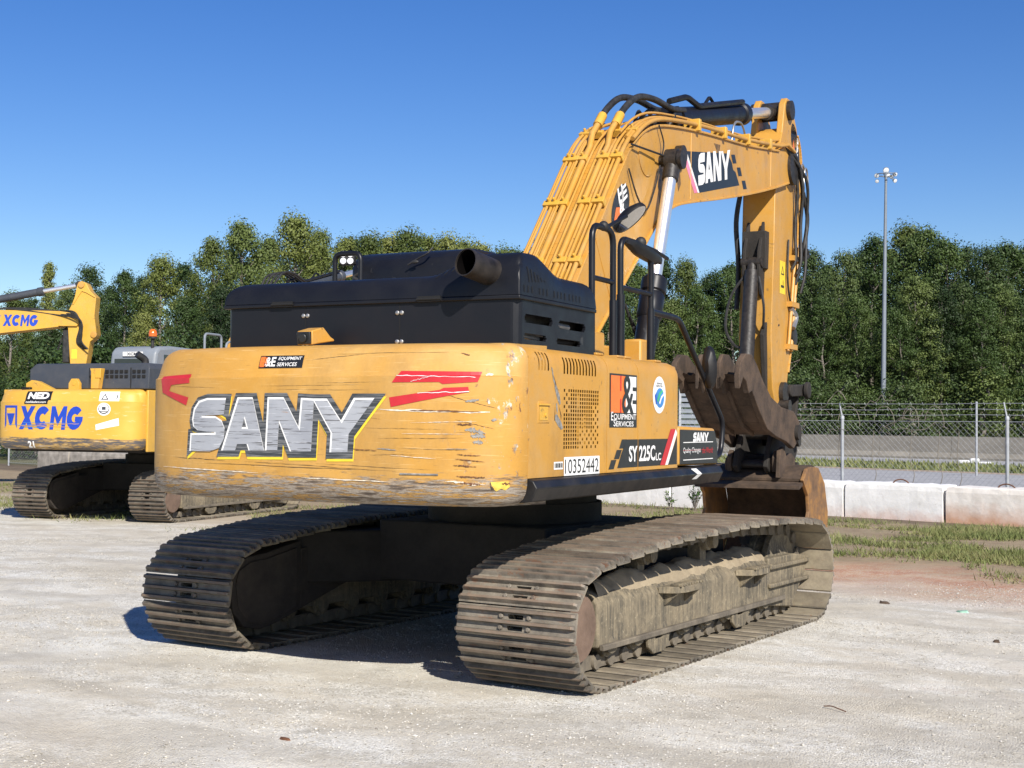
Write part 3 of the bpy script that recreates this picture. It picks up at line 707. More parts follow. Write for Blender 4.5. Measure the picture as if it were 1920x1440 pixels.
def sslot(y, z0, z1, w_=.011, sl_=.0):
    # slot on the right flank of the lid
    n = 6; P = []
    for i in range(n+1):
        z = z0+(z1-z0)*i/n; yy = y+sl_*i/n
        for wy in (-w_/2, w_/2):
            lo, hi_ = LX1-.06, LX1
            for _ in range(24):
                m_ = (lo+hi_)/2
                if lz(m_, yy+wy) > z: lo = m_
                else: hi_ = m_
            P.append((lo+.0025, yy+wy, z+.001))
    b.add(P, [(2*i, 2*i+1, 2*i+3, 2*i+2) for i in range(n)])
for k in range(6): sslot(-2.355+.042*k, 2.385+.004*k, 2.475-.012*k, sl_=-.012)
for g0 in (-2.42, -2.22, -2.02, -1.80):
    for k in range(3 if g0 < -2.1 else 4): sslot(g0+.05*k, 2.325-.0*k, 2.365, .011)
split(b, 'vent_slot', M['dark'], LID)
# exhaust stack
A = Vector((1.10, -2.28, 2.41)); D_ = Vector((-.20, -.88, .16)).normalized(); ra = .080; B_ = A+D_*.40; n = 28
b = MB(); b.tube([A, B_], ra, n, False); b.tube([B_-D_*.02, B_], ra-.006, n, False); b.f += [[n+j, n+(j+1) % n, 3*n+(j+1) % n, 3*n+j] for j in range(n)]
ex = b.build('exhaust_pipe', flat('burnt_steel', (.03, .025, .022), .5, .3, var=.7, scale=9), LID)
b = MB(); b.tube([B_-D_*.012, B_-D_*.34], ra-.0065, n, False); b.lathe([(0.0, -.34), (ra-.0065, -.34)], B_, D_, n, False); b.build('exhaust_bore', flat('soot', (.004, .0035, .0035), 1.0, spec=0.0), ex)
b = MB(); b.box((1.13, -2.36, 2.42), (1.20, -2.27, 2.54)); b.box((1.0, -2.43, 2.395), (1.10, -2.37, 2.41)); b.build('exhaust_bracket', M['rust'], ex, bevel=.004)
# ---- right flank panels
X1 = 1.33; ZT = 2.02; rcx = .10; ZP0 = 1.275
def pan(s_, x=X1):
    """s_ = distance up the panel from its bottom edge -> (x,z), rounded over at the top"""
    h = ZT-rcx-ZP0
    if s_ <= h: return x, ZP0+s_
    a = (s_-h)/rcx
    if a <= math.pi/2: return x-rcx+rcx*math.cos(a), ZT-rcx+rcx*math.sin(a)
    return x-rcx-(s_-h-rcx*math.pi/2), ZT
HP = ZT-rcx-ZP0; vsP = lin(0, HP, 6)+[HP+rcx*a for a in lin(.25, math.pi/2, 5)]+[HP+rcx*math.pi/2+.12]
def panel_obj(name, y0, y1, holes=(), m='yellow', front=False):
    b = MB()
    def f(y, s_, d):
        x, z = pan(s_); k = 0
        return (x-d, y, z-(d if z > ZT-.03 else 0))
    b.holed(f, [y0, y1], vsP, list(holes), depth=.003)
    for yy, fl in ((y0, 0), (y1, 1)):
        vs_ = [pan(s_) for s_ in vsP]; n = len(vs_)
        P = [(x, yy, z) for x, z in vs_]+[(x-.03, yy, z-.03 if z > ZT-.02 else z) for x, z in vs_]
        b.add(P, [(i, i+1, n+i+1, n+i) if fl else (n+i, n+i+1, i+1, i) for i in range(n-1)])
    return b.build(name, M[m], EX, PHI, smooth=30)
g_holes = []
rg = random.Random(2)
gy0, gy1, gs0, gs1 = -2.03, -1.50, 1.43-ZP0, 1.79-ZP0
ny, nz = 16, 15; dy = (gy1-gy0)/ny; dz_ = (gs1-gs0)/nz
for i in range(ny):
    for j in range(nz):
        u, v = i/(ny-1), j/(nz-1)
        full = (.18 < u < .84 and v > .3) or (u > .3 and v > .72) or (u < .42 and v < .6)
        if not full and (i+j) % 2: continue
        y = gy0+i*dy; z = gs0+j*dz_; g_holes.append((y+.005, y+dy-.005, z+.0035, z+dz_-.0035))
for k in range(4): g_holes.append((-2.375+k*.042, -2.353+k*.042, HP-.035, HP+.075))
for k in range(11): g_holes.append((-2.03+k*.046, -2.006+k*.046, HP-.045, HP+.055))
PA = panel_obj('engine_door', -2.495, -1.378, g_holes)
b = MB(); b.box((1.13, -2.46, ZP0), (1.14, -1.4, 1.98)); b.build('radiator_screen', M['grease'], PA)
b = MB(); b.box((1.315, -2.38, 1.58), (1.333, -2.22, 1.71)); b.build('latch_plate', M['yellow'], PA, bevel=.012)
b = MB(); b.box((1.3335, -2.36, 1.60), (1.335, -2.25, 1.68)); b.lathe([(.012, 0), (.012, .008)], (1.335, -2.285, 1.63), (1, 0, 0), 10); b.box((1.333, -2.37, 1.685), (1.343, -2.23, 1.695)); b.build('latch', M['yellow2'], PA, bevel=.003)
pz = lambda e: (lambda u, v: (X1+e, u, v))
rdn = random.Random(5)
for P_ in ([(-2.205, 1.91), (-2.185, 1.90), (-2.165, 1.84), (-2.135, 1.80), (-2.145, 1.79), (-2.175, 1.83)], [(-2.16, 1.80), (-2.13, 1.805), (-2.085, 1.745), (-2.07, 1.70), (-2.085, 1.69), (-2.11, 1.715), (-2.14, 1.76)], [(-2.135, 1.70), (-2.12, 1.70), (-2.11, 1.66), (-2.115, 1.64), (-2.13, 1.66)], [(-2.155, 1.625), (-2.125, 1.64), (-2.06, 1.59), (-2.035, 1.555), (-2.06, 1.545), (-2.10, 1.565), (-2.145, 1.60)]):
    decal('dent_mark', shape2d([P_]), pz(.0015), M['prim'], PA)
for P_ in ([(-2.17, 1.86), (-2.14, 1.80), (-2.135, 1.81)], [(-2.10, 1.69), (-2.06, 1.63), (-2.065, 1.60), (-2.07, 1.63)], [(-2.15, 1.69), (-2.155, 1.60), (-2.145, 1.60)]):
    decal('dent_mark', shape2d([P_]), pz(.0022), M['darkm'], PA)
PB = panel_obj('pump_door', -1.368, -.846)
PC = panel_obj('tank_panel', -.836, -.09)
b = MB()   # rounded front end of tank panel
cor = [(X1-.09+.09*math.cos(a), -.09+.09*math.sin(a)) for a in lin(0, math.pi/2, 5)]+[(.55, 0.0)]
cols = []
for (x, y) in cor:
    t = (x-(X1-.09))/.09 if x > X1-.09 else 0
    cols.append((x, y))
for (x0, y0), (x1, y1) in zip(cor, cor[1:]):
    def pt(x, y, s_):
        xx, z = pan(s_); ins = X1-xx
        cx, cy = X1-.09, -.09
        if x < cx-.001: return (x, y-min(ins, .1), z)
        v = Vector((x-cx, y-cy)); v = v.normalized()*max(0, .09-ins) if v.length > 0 else v
        return (cx+v.x, cy+v.y, z)
    for s0, s1 in zip(vsP[:-1], vsP[1:-1]): b.add([pt(x0, y0, s0), pt(x1, y1, s0), pt(x1, y1, s1), pt(x0, y0, s1)], [(0, 1, 2, 3)])
b.build('tank_front', M['yellow'], EX, PHI)
b = MB(); b.box((.50, -1.36, 1.28), (1.30, -.03, 2.0)); b.box((.50, -1.38, 1.99), (1.26, -.06, 2.021)); b.build('fuel_tank', M['yellow'], EX, PHI, bevel=.02)
b = MB(); b.prism([(.0, 1.285), (.88, 1.275), (.87, 1.44), (.80, 1.555), (.0, 1.57)], .62, 1.315, 0); TB = b.build('tool_box', M['yellow'], EX, PHI, bevel=.018)
b = MB(); b.prism([(.012, 1.295), (.858, 1.286), (.85, 1.43), (.785, 1.535), (.012, 1.545)], 1.3155, 1.322, 0); b.build('tool_box_door', M['blk'], TB, bevel=.004)
b = MB(); b.prism([(X1+.0, 1.272), (X1+.03, 1.262), (X1+.055, 1.22), (X1+.02, 1.145), (X1-.06, 1.135), (X1-.1, 1.272)], -2.49, .80, 1); SK = b.build('side_skirt', M['blackm'], EX, PHI, bevel=.006)
b = MB(); b.prism([(X1+.0, 1.272), (X1+.03, 1.262), (X1+.055, 1.22), (X1+.02, 1.145), (X1-.06, 1.135), (X1-.1, 1.272)], .80, .95, 1)
b.v = [(v[0] if v[1] < .9 else v[0]-.05, v[1]-(.12 if v[1] > .9 and v[2] < 1.2 else 0), v[2]) for v in b.v]; b.build('skirt_end', M['blackm'], SK)
b = MB(); x_ = X1+.057
b.add([(X1+.033, .12, 1.262), (X1+.033, .24, 1.262), (x_, .30, 1.222), (x_, .20, 1.222)], [(0, 1, 2, 3)]); b.add([(x_, .20, 1.22), (x_, .30, 1.22), (X1+.041, .22, 1.185), (X1+.041, .12, 1.185)], [(0, 1, 2, 3)]); b.build('arrow_sticker', M['white'], SK)
b = MB(); b.box((-1.2, -1.75, 1.12), (1.2, .85, 1.262)); b.box((-.5, .3, 1.14), (.7, 1.25, 1.30)); b.build('main_frame', M['darksteel'], EX, PHI, bevel=.01)
b = MB(); b.box((-1.30, -2.45, 1.27), (-.25, -.45, 1.98)); b.box((-.25, -2.4, 1.27), (.5, -1.42, 2.0)); b.build('left_side_box', M['yellow'], EX, PHI, bevel=.03)
# ---- decals of right flank
pf = lambda e: (lambda u, v: (X1+e, u, v))
def he_big():
    e = .002; f = pf(e); f2 = pf(e+.0015); f3 = pf(e+.003)
    decal('dealer_sign', shape2d([rect(-1.335, 1.56, -.868, 1.905)]), f, M['blk'], PB)
    decal('dealer_mark', shape2d([rect(-1.318, 1.655, -1.065, 1.893)]), f2, M['orange'], PB)
    decal('dealer_mark', shape2d([rect(-1.065, 1.655, -.885, 1.893)]), f2, M['white'], PB)
    decal('dealer_mark', shape2d([rect(-1.165, 1.795, -1.145, 1.893)]), f3, M['red'], PB)
    decal('dealer_mark', shape2d([rect(-1.165, 1.655, -1.145, 1.745)]), f3, M['red'], PB)
    decal('dealer_mark', shape2d([rect(-.95, 1.80, -.885, 1.825)]), f3, M['blk'], PB); decal('dealer_mark', shape2d([rect(-.95, 1.715, -.885, 1.74)]), f3, M['blk'], PB)
    decal('dealer_mark', text2d('&', .20, .25, .012, x=-1.135, y=1.65), pf(e+.0045), M['blk'], PB)
    decal('dealer_name', text2d('E', .035, .055, .012, x=-1.31, y=1.605), f2, M['white'], PB); decal('dealer_name', text2d('QUIPMENT', .385, .043, .012, x=-1.267, y=1.605), f2, M['white'], PB)
    decal('dealer_name', text2d('S', .035, .045, .012, x=-1.27, y=1.567), f2, M['white'], PB); decal('dealer_name', text2d('ERVICES', .30, .033, .012, x=-1.228, y=1.567), f2, M['white'], PB)
he_big()
f1, f2, f3, f4 = pf(.002), pf(.0032), pf(.0044), pf(.0056)
decal('round_sticker', shape2d([ell(-.45, 1.785, .125, .128)]), f1, M['white'], PC); decal('sticker_emblem', shape2d([ell(-.44, 1.765, .082, .068)]), f2, M['lblue'], PC)
decal('sticker_emblem', shape2d([[(-.50, 1.745), (-.46, 1.80), (-.40, 1.825), (-.385, 1.81), (-.43, 1.785), (-.47, 1.735)]]), f3, M['green'], PC)
decal('sticker_emblem', shape2d([[(-.46, 1.73), (-.42, 1.775), (-.37, 1.80), (-.365, 1.785), (-.41, 1.76), (-.44, 1.72)]]), f3, M['white'], PC)
decal('sticker_emblem', shape2d([[(-.54, 1.78), (-.52, 1.72), (-.505, 1.72), (-.515, 1.80)]]), f3, M['blue'], PC)
decal('sticker_text', text2d('SERVICE', .10, .012, .01, x=-.50, y=1.858), f2, M['blk'], PC); decal('sticker_text', text2d('INSPECTED', .12, .012, .01, x=-.51, y=1.84), f2, M['blk'], PC)
decal('model_band', shape2d([[(-1.20, 1.30), (-1.13, 1.395), (-1.045, 1.482), (-.846, 1.482), (-.846, 1.30)]]), f1, M['blk'], PB)
for u, v in ((-1.345, 1.295), (-1.255, 1.358), (-1.17, 1.425)):
    decal('model_band', shape2d([[(u, v), (u+.085, v), (u+.13, v+.058), (u+.045, v+.058)]]), f1, M['blk'], PB)
decal('model_band', shape2d([[(-.836, 1.30), (-.40, 1.30), (-.22, 1.482), (-.836, 1.482)]]), f1, M['blk'], PC)
decal('stripe', shape2d([[(-.43, 1.30), (-.33, 1.30), (-.12, 1.55), (-.22, 1.55)]]), f2, M['red'], PC); decal('stripe', shape2d([[(-.33, 1.30), (-.275, 1.30), (-.09, 1.52), (-.12, 1.55)]]), f2, M['white'], PC)
decal('model_band', shape2d([[(-.27, 1.30), (-.09, 1.30), (-.09, 1.50)]]), f1, M['blk'], PC)
decal('model_name', text2d('SY', .15, .105, .028, x=-1.005, y=1.335), f2, M['white'], PB); decal('model_name', text2d('225C', .30, .105, .028, x=-.825, y=1.335), f2, M['white'], PC); decal('model_name', text2d('LC', .10, .052, .02, x=-.512, y=1.335), f2, M['white'], PC)
tb = lambda e: (lambda u, v: (1.3222+e, u, v)); b1 = tb(.001); LOGO = [LS, LA, LAH, LN, LY]
def logo(w_, h, x, y, off=0):
    out = shape2d([[((u+.73)/1.31*w_+x, (v-1.399)/.31*h+y) for u, v in p] for p in LOGO], off); return out
decal('maker_name', logo(.36, .07, .28, 1.455), b1, M['white'], TB)
for v in (1.452, 1.325): decal('rule', shape2d([rect(.07, v-.003, .74, v+.003)]), tb(.0005), M['white'], TB)
decal('slogan', text2d('Quality Changes', .38, .05, .0, x=.07, y=1.365), b1, M['white'], TB); decal('slogan', text2d('the World', .24, .045, .0, x=.49, y=1.368), b1, M['red'], TB)
decal('slogan', shape2d([rect(.06, 1.3935, .75, 1.3955)]), tb(.002), M['red'], TB)
decal('number_plate', shape2d([rect(-2.02, 1.275, -1.49, 1.385)]), f1, M['white'], PA); decal('plate_number', text2d('10352442', .50, .085, .0, x=-2.005, y=1.287), f2, M['blk'], PA)
decal('barcode_sticker', shape2d([rect(-2.16, 1.315, -2.035, 1.36)]), f1, M['white'], PA)
for k in range(9): decal('barcode', shape2d([rect(-2.15+k*.012, 1.325, -2.145+k*.012+.003*(k % 3), 1.352)]), f2, M['blk'], PA)
# ---- handrails, mirrors
b = MB(); rr_ = .021
def hoop(pts, r=rr_): b.tube(spline(pts, 4) if False else pts, r, 10)
def bend(p0, p1, p2, rad=.07, n=5):
    p0, p1, p2 = Vector(p0), Vector(p1), Vector(p2); a = p1+(p0-p1).normalized()*rad; c = p1+(p2-p1).normalized()*rad
    return [a*(1-t)**2+p1*2*t*(1-t)+c*t*t for t in lin(0, 1, n)]
def path(*P, rad=.07):
    out = [Vector(P[0])]
    for i in range(1, len(P)-1): out += bend(P[i-1], P[i], P[i+1], rad)
    return out+[Vector(P[-1])]
b.tube(path((1.2, -1.32, 2.0), (1.2, -1.33, 2.86), (1.2, -.98, 2.86), (1.2, -.97, 2.0), rad=.1), rr_, 10)
b.tube([(1.2, -1.33, 2.52), (1.2, -.97, 2.52)], rr_*.85, 8)
b.tube(path((1.2, -.84, 2.0), (1.2, -.85, 2.83), (1.2, -.50, 2.83), (1.2, -.28, 2.76), (1.2, -.28, 2.0), rad=.09), rr_, 10)
b.tube([(1.2, -.85, 2.50), (1.2, -.28, 2.50)], rr_*.85, 8)
b.tube([(1.2, -.84, 2.45), (1.2, -.84, 2.0)], rr_*1.35, 10); b.tube([(1.2, -.97, 2.4), (1.2, -.97, 2.0)], rr_*1.25, 10); b.tube([(1.2, -.28, 2.4), (1.2, -.28, 2.0)], rr_*1.3, 10)
HR = b.build('handrail', M['black'], EX, PHI)
b = MB()
for y in (-1.32, -.97, -.84, -.28): b.box((1.14, y-.055, 2.018), (1.26, y+.055, 2.034))
split(b, 'rail_foot', M['yellow'], HR, bevel=.005)
b = MB(); b.tube(path((1.2, -.28, 2.38), (1.2, .30, 2.37), (1.2, .50, 2.22), (1.2, 1.36, 1.60), (1.2, 1.30, 1.34), (1.2, .95, 1.30), rad=.09), .022, 10); b.build('front_handrail', M['black'], EX, PHI)
def mirror(c, nrm, upv, wx, wz, nm, post):
    nrm = Vector(nrm).normalized(); upv = Vector(upv); upv = (upv-nrm*upv.dot(nrm)).normalized(); sd = upv.cross(nrm); c = Vector(c)
    pol = ell(0, 0, wx, wz, 26); b = MB(); n = len(pol)
    rings = [(.96, .012), (1.0, .0), (.98, -.03), (.6, -.06), (0.01, -.065)]
    for k, (s_, d) in enumerate(rings): b.v += [tuple(c+sd*u*s_+upv*v*s_+nrm*d) for u, v in pol]
    for k in range(len(rings)-1): b.f += [[k*n+i, (k+1)*n+i, (k+1)*n+(i+1) % n, k*n+(i+1) % n] for i in range(n)]
    o = b.build(nm, M['blackm'], EX, PHI)
    g = MB(); g.add([tuple(c+sd*u*.94+upv*v*.94+nrm*.008) for u, v in pol], [list(range(n))]); g.build('mirror_glass', M['mirror'], o)
    g = MB(); g.tube(post, .014, 8); g.build('mirror_arm', M['black'], o)
mirror((1.2, -.67, 2.985), (.68, -.24, -.62), (.6, .3, .75), .07, .135, 'mirror', [(1.2, -1.14, 2.875), (1.2, -1.05, 2.885), (1.2, -.75, 2.99)])
mirror((1.2, -.42, 2.80), (.06, .1, 1), (0, 1, .12), .05, .36, 'mirror', [(1.2, -.60, 2.835), (1.2, -.2, 2.82), (1.2, .05, 2.79)])
mirror((1.24, .92, 2.03), (.4, .9, .05), (0, 0, 1), .06, .17, 'mirror', [(1.2, .86, 1.97), (1.24, .95, 2.03)])
b = MB(); b.ball((1.2, -1.14, 2.872), .034, 12, 8); b.ball((1.2, -.48, 2.845), .04, 12, 8); split(b, 'rail_joint', M['rubber'], HR)
# ---- cab behind the hood
b = MB()
cabp = [(-.36, 1.3), (-.40, 2.1), (-.37, 2.80), (-.30, 2.885), (-.15, 2.915), (1.0, 2.93), (1.15, 2.88), (1.3, 2.3), (1.38, 1.9), (1.38, 1.3)]
b.prism(cabp, -1.28, -.24, 0); CAB = b.build('cab', M['black'], EX, PHI, bevel=.07, seg=4)
b = MB(); b.prism([(-.408, 2.15), (-.404, 2.15), (-.378, 2.68), (-.382, 2.68)], -1.18, -.40, 0); b.build('rear_window', M['glass'], CAB)
b = MB(); b.prism([(.0, 2.0), (1.2, 2.0), (1.1, 2.75), (-.1, 2.75)], -.240, -.236, 0); b.build("side_window", M['glass'], CAB)
b = MB(); b.tube(path((-.89, -1.15, 2.30), (-.89, -1.15, 2.785), (-.67, -1.15, 2.785), (-.67, -1.15, 2.30), rad=.06), .019, 10); b.build('grab_rail', M['black'], EX, PHI)
b = MB(); Mx = Matrix.Translation((-1.24, -.46, 2.85)) @ Matrix.Rotation(R(20), 4, 'Z')
b.box((-.06, -.035, -.055), (.06, .035, .055), Mx); L_ = b.build('work_light', M['rubber'], EX, PHI, bevel=.012)
b = MB()
for i in (-.028, .028):
    for j in (-.026, .026): b.lathe([(.025, .036), (.024, .042), (.012, .046)], Mx @ Vector((i, 0, j)), Mx.to_3x3() @ Vector((0, -1, 0)), 12)
split(b, 'light_lens', M['lamp'], L_)
b = MB(); b.tube(spline([(-1.16, -.43, 2.79), (-1.13, -.45, 2.74), (-1.18, -.46, 2.70), (-1.12, -.46, 2.66), (-1.17, -.44, 2.60)], 5), .012, 6); b.build('light_cable', M['rubber'], L_)
b = MB(); b.tube(spline([(-.52, -.39, 2.905), (-.55, -.42, 2.86), (-.62, -.42, 2.83), (-.68, -.42, 2.80), (-.72, -.42, 2.78)], 5), .007, 6); b.ball((-.66, -.42, 2.80), .018, 8, 6, (1.8, .6, .8)); b.build('plug_cable', M['rubber'], CAB)
# ---- boom, arm, cylinders, thumb, coupler, bucket
BX0, BX1 = -.08, .38
M['smear'] = flat('old_grease', (.16, .09, .03), .5, var=.5, scale=20)
BTOP = [(-.10, 2.02), (.06, 2.47), (.45, 2.91), (.88, 3.40), (1.16, 3.72), (1.38, 3.94), (1.66, 4.11), (2.02, 4.23), (2.64, 4.33), (3.41, 4.42), (4.63, 4.54), (5.85, 4.70), (6.22, 4.84)]
BBOT = [(6.62, 4.72), (6.58, 4.50), (6.26, 4.40), (5.75, 4.27), (4.83, 4.06), (3.75, 3.84), (2.90, 3.68), (2.45, 3.58), (2.16, 3.46), (1.94, 3.33), (1.46, 2.95), (1.0, 2.57), (.64, 2.28), (.45, 1.98), (.30, 1.78), (.05, 1.78)]
b = MB(); b.prism(BTOP+BBOT, BX0, BX1, 0); BOOM = b.build('boom', M['yellow'], EX, PHI, bevel=.006)
def edge_strip(poly, x0, x1, th, nm, m, parent, inner=.0):
    b = MB(); n = len(poly)
    for i in range(n-1):
        a = Vector((0, *poly[i])); c = Vector((0, *poly[i+1])); b.bar(a+Vector(((x0+x1)/2, 0, 0)), c+Vector(((x0+x1)/2, 0, 0)), x1-x0, th, Vector((0, 0, 1)) if abs((c-a).normalized().z) < .9 else Vector((0, 1, 0)))
    return b.build(nm, m, parent, bevel=.004)
def smooth2(poly, n=5): return [(v.x, v.y) for v in spline([(p[0], p[1], 0) for p in poly], n)]
edge_strip(smooth2(BTOP[1:-1]), BX0-.018, BX1+.018, .022, 'top_flange', M['yellow'], BOOM)
edge_strip(smooth2(BBOT[2:13]), BX0-.018, BX1+.018, .022, 'bottom_flange', M['yellow'], BOOM)
b = MB()
for (y, z, r_, d) in ((2.50, 4.055, .085, .07), (6.42, 4.60, .20, .035), (.16, 1.98, .16, .04)):
    for s_, x in ((1, BX1), (-1, BX0)): b.lathe([(r_, -.01), (r_, d), (r_*.7, d+.006)], (x, y, z), (s_, 0, 0), 24)
split(b, 'pin_boss', M['grease'], BOOM)
b = MB(); b.lathe([(.19, -.0), (.19, .008), (.15, .012)], (BX1, 1.72, 3.92), (1, 0, 0), 28); b.build('bore_plate', M['yellow'], BOOM)
b = MB()
for y_, z0_, z1_ in ((2.86, 3.70, 4.33), (5.52, 4.24, 4.64)): b.tube([(BX1+.001, y_, z0_), (BX1+.001, y_+.02, z1_)], .006, 6)
b.tube([(BX1+.001, .95, 2.58), (BX1+.001, .62, 3.06)], .006, 6); split(b, 'weld_seam', M['yellow'], BOOM)
for P_ in ([(1.98, 3.84), (2.12, 3.86), (2.10, 3.62), (2.06, 3.48), (2.03, 3.60)], [(2.46, 3.98), (2.56, 3.98), (2.60, 3.80), (2.53, 3.72), (2.49, 3.84)], [(6.30, 4.45), (6.45, 4.44), (6.40, 4.40), (6.30, 4.40)], [(3.55, 4.36), (3.75, 4.38), (3.72, 4.30), (3.68, 4.20), (3.64, 4.30)]):
    decal('grease_smear', shape2d([P_]), (lambda u, v: (BX1+.0012, u, v)), M['smear'], BOOM)
# boom decals
bf = lambda e: (lambda u, v: (BX1+e, u, v))
decal('maker_band', shape2d([[(2.74, 4.135), (3.98, 4.335), (4.12, 4.27), (4.17, 4.20), (4.25, 4.19), (4.38, 4.075), (3.11, 3.80)]]), bf(.002), M['blk'], BOOM)
decal('stripe', shape2d([[(2.60, 4.12), (2.69, 4.128), (3.07, 3.795), (2.97, 3.775)]]), bf(.002), M['pink'], BOOM); decal('stripe', shape2d([[(2.69, 4.128), (2.745, 4.138), (3.12, 3.802), (3.07, 3.795)]]), bf(.0025), M['white'], BOOM)
for u, v in ((4.10, 4.295), (4.29, 4.195), (4.46, 4.085)): decal('band_block', shape2d([[(u, v+.05), (u+.12, v+.072), (u+.18, v-.008), (u+.06, v-.03)]]), bf(.002), M['blk'], BOOM)
vs_, fs_ = logo(1.0, .33, 0, 0); decal('maker_name', ([(3.08+u*1.02-v*.12, 3.865+u*.22+v*.93) for u, v in vs_], fs_), bf(.0042), M['white'], BOOM)
decal('round_badge', shape2d([[(1.14+u*.95+v*.25, 3.37+v+u*.25) for u, v in ell(0, 0, .20, .21)]]), bf(.002), M['blk'], BOOM)
decal('badge_mark', shape2d([[(1.00, 3.25), (1.12, 3.19), (1.22, 3.22), (1.16, 3.38), (1.04, 3.36)]]), bf(.0035), M['orange'], BOOM)
for t_, (u, v) in (('H', (1.10, 3.40)), ('&', (1.13, 3.30)), ('E', (1.18, 3.42))):
    tv, tf = text2d(t_, .13, .14, .04); decal('badge_mark', ([(u+a*.8-c*.3, v+c*.8+a*.5) for a, c in tv], tf), bf(.005), M['white'], BOOM)
# pipes along the boom's back
def off_path(poly, d, n=5):
    P = [Vector((p[0], p[1], 0)) for p in poly]; out = []
    for i, p in enumerate(P):
        t = (P[min(i+1, len(P)-1)]-P[max(i-1, 0)]).normalized(); out.append((p.x-t.y*d, p.y+t.x*d))
    return smooth2(out, n)
back = BTOP[1:8]
PIPES = [(-.135, .013, 0), (-.108, .013, 0), (-.075, .015, 0), (-.042, .012, 0), (-.015, .012, 0), (.035, .027, 1), (.085, .011, 0), (.155, .012, 0), (.20, .026, 1), (.245, .013, 0), (.285, .015, 0), (.318, .012, 0), (.362, .020, 0)]
for i, (x, r_, big) in enumerate(PIPES):
    b = MB(); pp = off_path(back if not big else BTOP[1:6], .055+(.012 if i % 3 == 1 else 0), 4); pts = [(x, y, z) for y, z in pp]
    if big: pts = pts[:-1]+[(x, 1.34, 4.06), (x, 1.50, 4.20)]
    elif i % 2: pts = pts[:-3]
    b.tube(pts, r_, 10); b.build('hydraulic_pipe', M['yellow'], BOOM, smooth=60)
b = MB()
for (y, z, ty, tz) in ((.36, 2.80, .66, .75), (.82, 3.33, .66, .75), (1.20, 3.76, .70, .71), (1.52, 4.03, .85, .5)):
    t = Vector((0, ty, tz)).normalized(); o = Vector((0, -t.z, t.y)); c = Vector((0, y, z))+o*.06
    for x0, x1 in ((-.145, -.0), (.0, .075), (.165, .275), (.29, .395)):
        b.bar(c+Vector((x0, 0, 0)), c+Vector((x1, 0, 0)), .06, .062, o)
    for x in (-.10, -.05, .03, .22, .34): b.lathe([(.013, .0), (.013, .055), (.009, .06)], c+Vector((x, 0, 0))+t*.02, o, 8)
split(b, 'pipe_clamp', M['yellow2'], BOOM, bevel=.004)
# big hoses from pipes to the arm cylinder
b = MB()
for x, dz in ((.035, 0), (.20, -.01)):
    b.tube(spline([(x, 1.48, 4.18+dz), (x, 1.66, 4.34+dz), (x+.02, 1.92, 4.49+dz), (x+.03, 2.3, 4.55+dz), (x+.03, 2.75, 4.56+dz), (x+.02, 3.12, 4.62+dz)], 6), .03, 12)
split(b, 'hose', M['rubber'], BOOM, smooth=60)
b = MB()
for x, y, z in ((.035, 1.50, 4.20), (.20, 1.50, 4.19)): b.tube([(x, y-.05, z-.05), (x, y+.06, z+.06)], .042, 10)
split(b, 'hose_fitting', M['yellow2'], BOOM)
# side pipes running to the boom tip
for k, (d, x, r_) in enumerate(((.055, .40, .021), (.075, .345, .015), (.12, .30, .012))):
    b = MB(); pp = off_path(BTOP[5:12], d, 4); pts = [(x, y, z) for y, z in pp]
    b.tube(pts+[(x+.02, 6.1, pts[-1][2]+.06), (x+.03, 6.35, pts[-1][2]+.02)], r_, 8); b.build('tip_pipe', M['yellow'], BOOM, smooth=60)
b = MB()
for y, z in ((3.0, 4.40), (3.8, 4.48), (4.6, 4.565), (5.4, 4.665)): b.box((.27, y-.03, z-.03), (.432, y+.03, z+.085))
split(b, 'pipe_clamp', M['yellow2'], BOOM, bevel=.006)
b = MB(); rr2 = random.Random(4)
for i in range(9):
    y = 2.2+i*.09; b.tube(spline([(.1+rr2.uniform(-.1, .2), y, 4.30), (.15+rr2.uniform(-.1, .2), y+.1, 4.42+rr2.uniform(0, .06)), (.1+rr2.uniform(-.1, .2), y+.3, 4.36)], 4), .018, 6)
b.box((.0, 2.55, 4.30), (.22, 2.85, 4.46)); b.build('hose_bundle', M['rubber'], BOOM)
b = MB(); b.tube(spline([(.40, 1.27, 3.72), (.42, 1.42, 3.50), (.42, 1.62, 3.42), (.42, 1.80, 3.60), (.42, 1.95, 3.86)], 6), .008, 6); b.tube(spline([(.42, 2.0, 3.95), (.42, 2.04, 4.08), (.41, 1.95, 4.22)], 4), .007, 6); b.tube([(.41, 1.30, 3.93), (.45, 2.0, 3.95)], .009, 6)
split(b, 'grease_line', M['rubber'], BOOM)
b = MB(); b.tube(path((.34, 4.25, 4.52), (.34, 4.32, 4.74), (.34, 4.62, 4.78), (.34, 4.78, 4.56), rad=.12), .012, 8); b.build('lifting_ring', M['steel'], BOOM)
